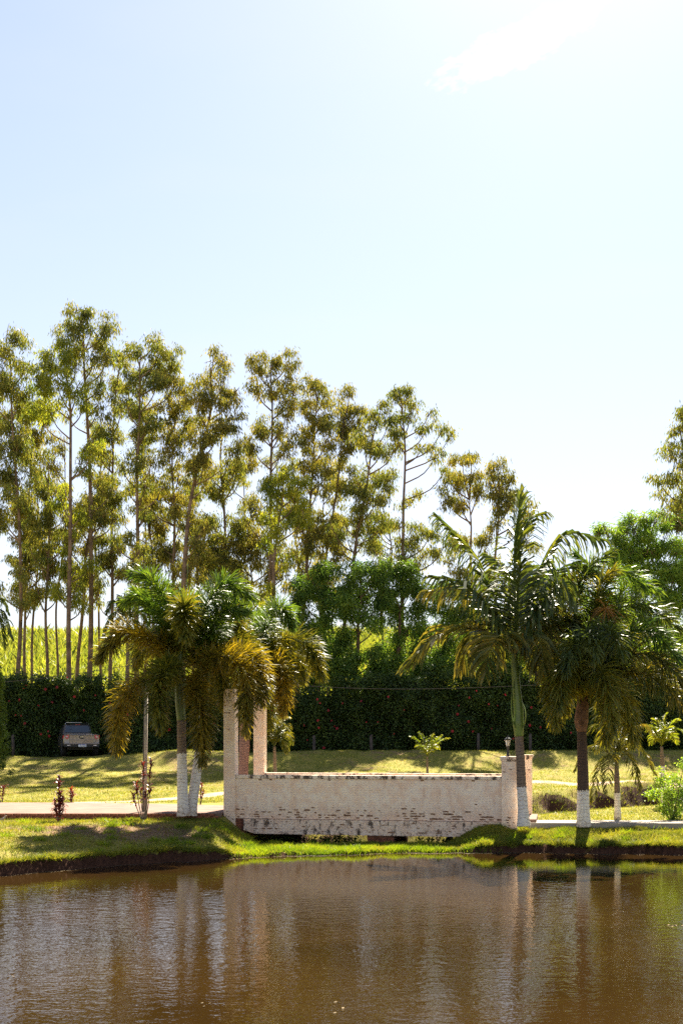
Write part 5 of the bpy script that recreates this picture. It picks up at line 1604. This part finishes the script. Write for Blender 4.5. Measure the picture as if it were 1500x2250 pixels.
M['car'] = car_paint()
M['car_glass'] = plain('dark_car_glass', (0.02, 0.03, 0.04), 0.05, 0.8, 0, 0.1, 3, 0)
M['car_black'] = plain('black_car_plastic', (0.018, 0.018, 0.02), 0.55, 0.4, 0, 0.2, 20, 0)
M['tyre'] = plain('tyre_rubber', (0.018, 0.017, 0.016), 0.85, 0.2, 0, 0.3, 30, 0.2)
M['rim'] = plain('alloy_rim', (0.3, 0.3, 0.3), 0.35, 0.5, 0.8, 0.1, 20, 0)
M['tail'] = plain('red_tail_lamp', (0.42, 0.02, 0.03), 0.15, 0.6, 0, 0.2, 12, 0)
M['tail_clear'] = plain('clear_reversing_lamp', (0.75, 0.65, 0.65), 0.15, 0.6, 0, 0.1, 12, 0)
M['plate'] = plain('white_number_plate', (0.78, 0.79, 0.82), 0.5, 0.4, 0, 0.05, 12, 0)
M['plate_blue'] = plain('blue_plate_band', (0.02, 0.05, 0.3), 0.5, 0.4, 0, 0.05, 12, 0)
M['plate_ink'] = plain('plate_lettering', (0.03, 0.04, 0.09), 0.6, 0.3, 0, 0.05, 12, 0)
M['chrome'] = plain('chrome_trim', (0.7, 0.68, 0.66), 0.15, 0.5, 1.0, 0.05, 12, 0)

cp = PX(180, 1664, 55.6)
car = empty('parked_pickup', (cp[0], 55.6, 0), R(21), 'grey-brown pickup parked facing the hedge, tailgate towards the pond', 'car')
gl, gr = hz(cp[0] - 0.7, 55.6), hz(cp[0] + 0.7, 55.6)
car.location.z = max(gl, gr, EYE - (1665 - HY) / F * 55.6) - 0.01


def section(y, w, zb, zt, tuck=0.0):
    pr = [(w * 0.90, zb), (w, zb + 0.10), (w * 1.005, (zb + zt) / 2 + 0.05), (w * 0.985, zt - 0.10), (w * (0.93 - tuck), zt - 0.02), (w * (0.86 - tuck), zt)]
    L_ = [(-a, y, b) for a, b in pr]
    R_ = [(a, y, b) for a, b in reversed(pr)]
    return L_ + R_


def loft(mb, secs):
    V = np.array(secs, float)
    ns, n = len(secs), len(secs[0])
    mb.add(V.reshape(-1, 3), ring_quads(ns, n))
    mb.f.setdefault(n, []).append(np.array([list(range(n)), list(range((ns - 1) * n, ns * n))[::-1]]) + mb.n - ns * n)
    return mb


body = MB()
loft(body, [section(0.0, 0.86, 0.62, 1.12), section(0.05, 0.90, 0.52, 1.15), section(0.5, 0.92, 0.48, 1.16), section(1.5, 0.92, 0.42, 1.15), section(3.2, 0.92, 0.42, 1.12), section(4.1, 0.90, 0.42, 1.06), section(4.65, 0.84, 0.45, 0.96), section(4.9, 0.72, 0.5, 0.80)])
body.build('body', M['car'], car, True, bevel=0.015)


def cabsec(y, wb, wt, zb, zt):
    return [(-wb, y, zb), (-wb * 0.99, y, zb + (zt - zb) * 0.35), (-wt, y, zt - 0.07), (-wt * 0.86, y, zt), (wt * 0.86, y, zt), (wt, y, zt - 0.07), (wb * 0.99, y, zb + (zt - zb) * 0.35), (wb, y, zb)]


cab = MB()
loft(cab, [cabsec(1.28, 0.80, 0.79, 1.10, 1.20), cabsec(1.62, 0.82, 0.66, 1.10, 1.63), cabsec(2.0, 0.84, 0.665, 1.10, 1.70), cabsec(2.8, 0.84, 0.66, 1.10, 1.69), cabsec(3.2, 0.83, 0.62, 1.08, 1.58), cabsec(3.85, 0.80, 0.72, 1.02, 1.13)])
cab.build('cab', M['car'], car, True, bevel=0.01)
MB().add([(-0.70, 1.275, 1.235), (0.70, 1.275, 1.235), (0.57, 1.575, 1.595), (-0.57, 1.575, 1.595)], [[0, 1, 2, 3]]).build('rear_window', M['car_glass'], car)
for s in (-1, 1):
    MB().add([(s * 0.842, 1.55, 1.22), (s * 0.85, 3.3, 1.2), (s * 0.68, 2.95, 1.58), (s * 0.70, 1.85, 1.60)], [[0, 1, 2, 3]] if s > 0 else [[3, 2, 1, 0]]).build('side_window', M['car_glass'], car)
    MB().tube([(s * 0.60, 1.70, 1.67), (s * 0.60, 1.85, 1.75), (s * 0.60, 2.9, 1.745), (s * 0.60, 3.05, 1.68)], 0.018, 6).build('roof_rail', M['chrome'], car, True)
    MB().box((s * 1.0, 3.25, 1.15), (0.2, 0.1, 0.15)).build('mirror', M['car_black'], car, bevel=0.03)
MB().box((0, 1.66, 1.675), (1.08, 0.16, 0.035)).build('spoiler', M['car_black'], car, bevel=0.01)
MB().box((0, 1.59, 1.648), (0.26, 0.02, 0.018)).build('brake_lamp', M['tail'], car)
MB().tube([(-0.56, 1.85, 1.76), (0.56, 1.85, 1.76)], 0.016, 6).build('roof_bar', M['chrome'], car, True)
# tailgate with a raised middle band, badge and seams
tg = MB().box((0, -0.012, 0.895), (1.22, 0.05, 0.46)).build('tailgate', M['car'], car, bevel=0.02)
MB().box((0, -0.038, 0.83), (1.20, 0.03, 0.09)).build('tailgate_ridge', M['car'], tg, bevel=0.012)
MB().box((0, -0.034, 1.085), (1.24, 0.06, 0.05)).build('tailgate_lip', M['car'], tg, bevel=0.015)
MB().box((0, -0.03, 0.664), (1.2, 0.02, 0.012)).build('trim_strip', M['chrome'], tg)
bd = MB().lathe([(0.001, 0), (0.115, 0), (0.115, 0.02), (0.10, 0.025), (0.001, 0.025)], seg=8, phase=R(22.5)).build('badge', M['car_black'], tg)
bd.rotation_euler = (R(90), 0, 0)
bd.location = (0, -0.035, 0.985)
bd.scale = (1.25, 0.85, 1)
mk = MB()
for x0 in (-0.055, -0.018, 0.018, 0.055):
    mk.box((x0, 0.012, 0.029), (0.014, 0.075, 0.008))
mk.box((-0.045, 0.045, 0.029), (0.03, 0.012, 0.008)).box((0.05, 0.045, 0.029), (0.045, 0.012, 0.008))
mk.build('badge_mark', M['chrome'], bd)
for s in (-1, 1):
    tl = MB().add([(s * 0.64, -0.03, 1.09), (s * 0.90, 0.03, 1.07), (s * 0.90, 0.04, 0.90), (s * 0.72, -0.02, 0.89), (s * 0.645, -0.03, 0.97),
                   (s * 0.64, 0.02, 1.09), (s * 0.93, 0.18, 1.07), (s * 0.93, 0.18, 0.92), (s * 0.72, 0.03, 0.89), (s * 0.645, 0.02, 0.97)],
                  [[0, 1, 6, 5], [1, 2, 7, 6], [2, 3, 8, 7], [3, 4, 9, 8], [4, 0, 5, 9]], [[0, 1, 2, 3, 4]]).build('tail_lamp', M['tail'], car, bevel=0.008)
    MB().box((s * 0.75, -0.028, 1.0), (0.10, 0.02, 0.04)).build('lens', M['tail_clear'], tl)
MB().box((0, 0.02, 0.56), (1.74, 0.26, 0.20)).build('bumper', M['car_black'], car, bevel=0.04)
MB().box((0, -0.02, 0.645), (1.76, 0.18, 0.06)).build('bumper_top', M['car'], car, bevel=0.02)
for s in (-1, 1):
    MB().box((s * 0.66, -0.113, 0.565), (0.16, 0.012, 0.035)).build('reflector', M['tail_clear'], car)
np_ = MB().box((0.02, -0.122, 0.555), (0.40, 0.012, 0.13)).build('number_plate', M['plate'], car)
MB().box((0.02, -0.1295, 0.608), (0.40, 0.006, 0.024)).build('plate_band', M['plate_blue'], np_)
tx = bpy.data.curves.new('plate_text', 'FONT')
tx.body = 'CIA7B48'
tx.size = 0.098
tx.align_x = 'CENTER'
tx.extrude = 0.001
to_ = bpy.data.objects.new('plate_text', tx)
to = bpy.data.objects.new('plate_lettering', bpy.data.meshes.new_from_object(to_))
bpy.data.objects.remove(to_)
to.rotation_euler = (R(90), 0, 0)
to.location = (0.02, -0.1305, 0.503)
finish(to, M['plate_ink'], np_)
wh = MB()
wh.lathe([(0.20, -0.11), (0.33, -0.115), (0.365, -0.09), (0.37, 0.0), (0.365, 0.09), (0.33, 0.115), (0.20, 0.11)], seg=26)
tyre_me = wh.mesh('tyre', True)
tyre_me.materials.append(M['tyre'])
rm = MB().lathe([(0.001, 0.08), (0.05, 0.085), (0.06, 0.06), (0.19, 0.07), (0.215, 0.105), (0.215, -0.1), (0.001, -0.1)], seg=20)
rim_me = rm.mesh('rim', True)
rim_me.materials.append(M['rim'])
for s in (-1, 1):
    for yy in (0.95, 3.95):
        wv = bpy.data.objects.new('wheel', tyre_me)
        wv.location = (s * 0.80, yy, 0.37)
        wv.rotation_euler = (0, R(90) * s, 0)
        COL.objects.link(wv)
        wv.parent = car
        ri = bpy.data.objects.new('rim', rim_me)
        COL.objects.link(ri)
        ri.parent = wv
MB().box((0, 2.4, 0.42), (1.3, 4.0, 0.16)).build('chassis', M['car_black'], car)
# dark wheel arches
for s in (-1, 1):
    for yy in (0.95, 3.95):
        aa = np.linspace(0, math.pi, 12)
        c = np.stack([np.full(12, s * 0.905), yy + 0.44 * np.cos(aa), 0.40 + 0.44 * np.sin(aa)], 1)
        MB().tube(c, 0.045, 6).build('wheel_arch', M['car_black'], car, True)

# ------------------------------------------------------------------ bird on the grass by the kerb
bp = PX(9, 1800, 29.3)
bird = empty('small_bird', (bp[0], 29.3, hz(bp[0], 29.3) + 0.02), 0, 'small grey bird standing on the grass by the paving edge', 'bird')
c = np.array([(-0.14, 0, 0.055), (-0.09, 0, 0.062), (-0.04, 0, 0.078), (0.0, 0, 0.098), (0.03, 0, 0.125), (0.042, 0, 0.15), (0.052, 0, 0.168), (0.068, 0, 0.170), (0.078, 0, 0.166)])
MB().tube(c, [0.006, 0.014, 0.030, 0.036, 0.026, 0.017, 0.019, 0.015, 0.004], 10).build('body', plain('grey_plumage', (0.30, 0.25, 0.22), 0.8, 0.2, 0, 0.4, 40), bird, True)
MB().tube([(0.077, 0, 0.166), (0.097, 0, 0.161)], [0.005, 0.001], 6).build('beak', M['black_metal'], bird)
for s in (-1, 1):
    MB().tube([(0.0, s * 0.014, 0.08), (-0.008, s * 0.014, 0.045), (0.0, s * 0.014, -0.02)], 0.0035, 5).build('leg', M['black_metal'], bird)

# ------------------------------------------------------------------ floating leaf litter on the pond
lit_mat = leaf_mat('floating_leaf', [(0.13, 0.10, 0.065), (0.21, 0.165, 0.11)], 0.1, 0.9, (1, 1, 1), 0.05)
for (a, b, nn, sp), w in zip([(740, 2213, 6, .05), (455, 2208, 3, .03), (25, 2146, 4, .04), (1482, 2034, 7, .07), (415, 2018, 4, .03)],
                             ['near the bottom middle of the pond', 'small, beside the larger middle one', 'near the picture edge below the paving', 'at the edge below the shaggy palm', 'below the foxtail palm reflection']):
    d = 2400 * (EYE - WATER) / (b - HY)
    p = PX(a, b, d)
    lm = MB()
    for k in range(nn):
        a0 = rng.random() * 6.28
        q = np.array([p[0] + rng.normal() * sp, d + rng.normal() * sp * 1.5, WATER + 0.006])
        u = np.array([math.cos(a0), math.sin(a0), 0.03]) * 0.022
        v = np.array([-math.sin(a0), math.cos(a0), 0.02]) * 0.014
        lm.add([q - u, q + v + [0, 0, .008], q + u + [0, 0, .006], q - v], [[0, 1, 2, 3]])
    lm.build('leaf_litter', lit_mat, None, label='pale floating leaf litter on the water, ' + w, cat='litter', group='leaf litter floating on the pond')
# scum line along the water's edge
n = 9000
x = rng.uniform(-9, 9, n)
x = x[rng.random(n) < 0.25 + 0.75 * (vnoise(x * 0.8, x * 0, 61) > 0.45)]
y = shore(x) - np.abs(rng.normal(size=len(x))) * 0.10 - 0.01
P = np.stack([x, y, np.full(len(x), WATER + 0.004)], 1)
a = rng.random(len(x)) * 6.28
u = np.stack([np.cos(a), np.sin(a), 0 * a], 1) * 0.02
v = np.stack([-np.sin(a), np.cos(a), 0 * a], 1) * 0.010
V = np.stack([P - u, P - v, P + u, P + v], 1).reshape(-1, 3)
MB().add(V, np.arange(len(V)).reshape(-1, 4)).build('shore_scum', lit_mat, None, label="pale scum and straw floating along the water's edge", cat='scum', kind='stuff')
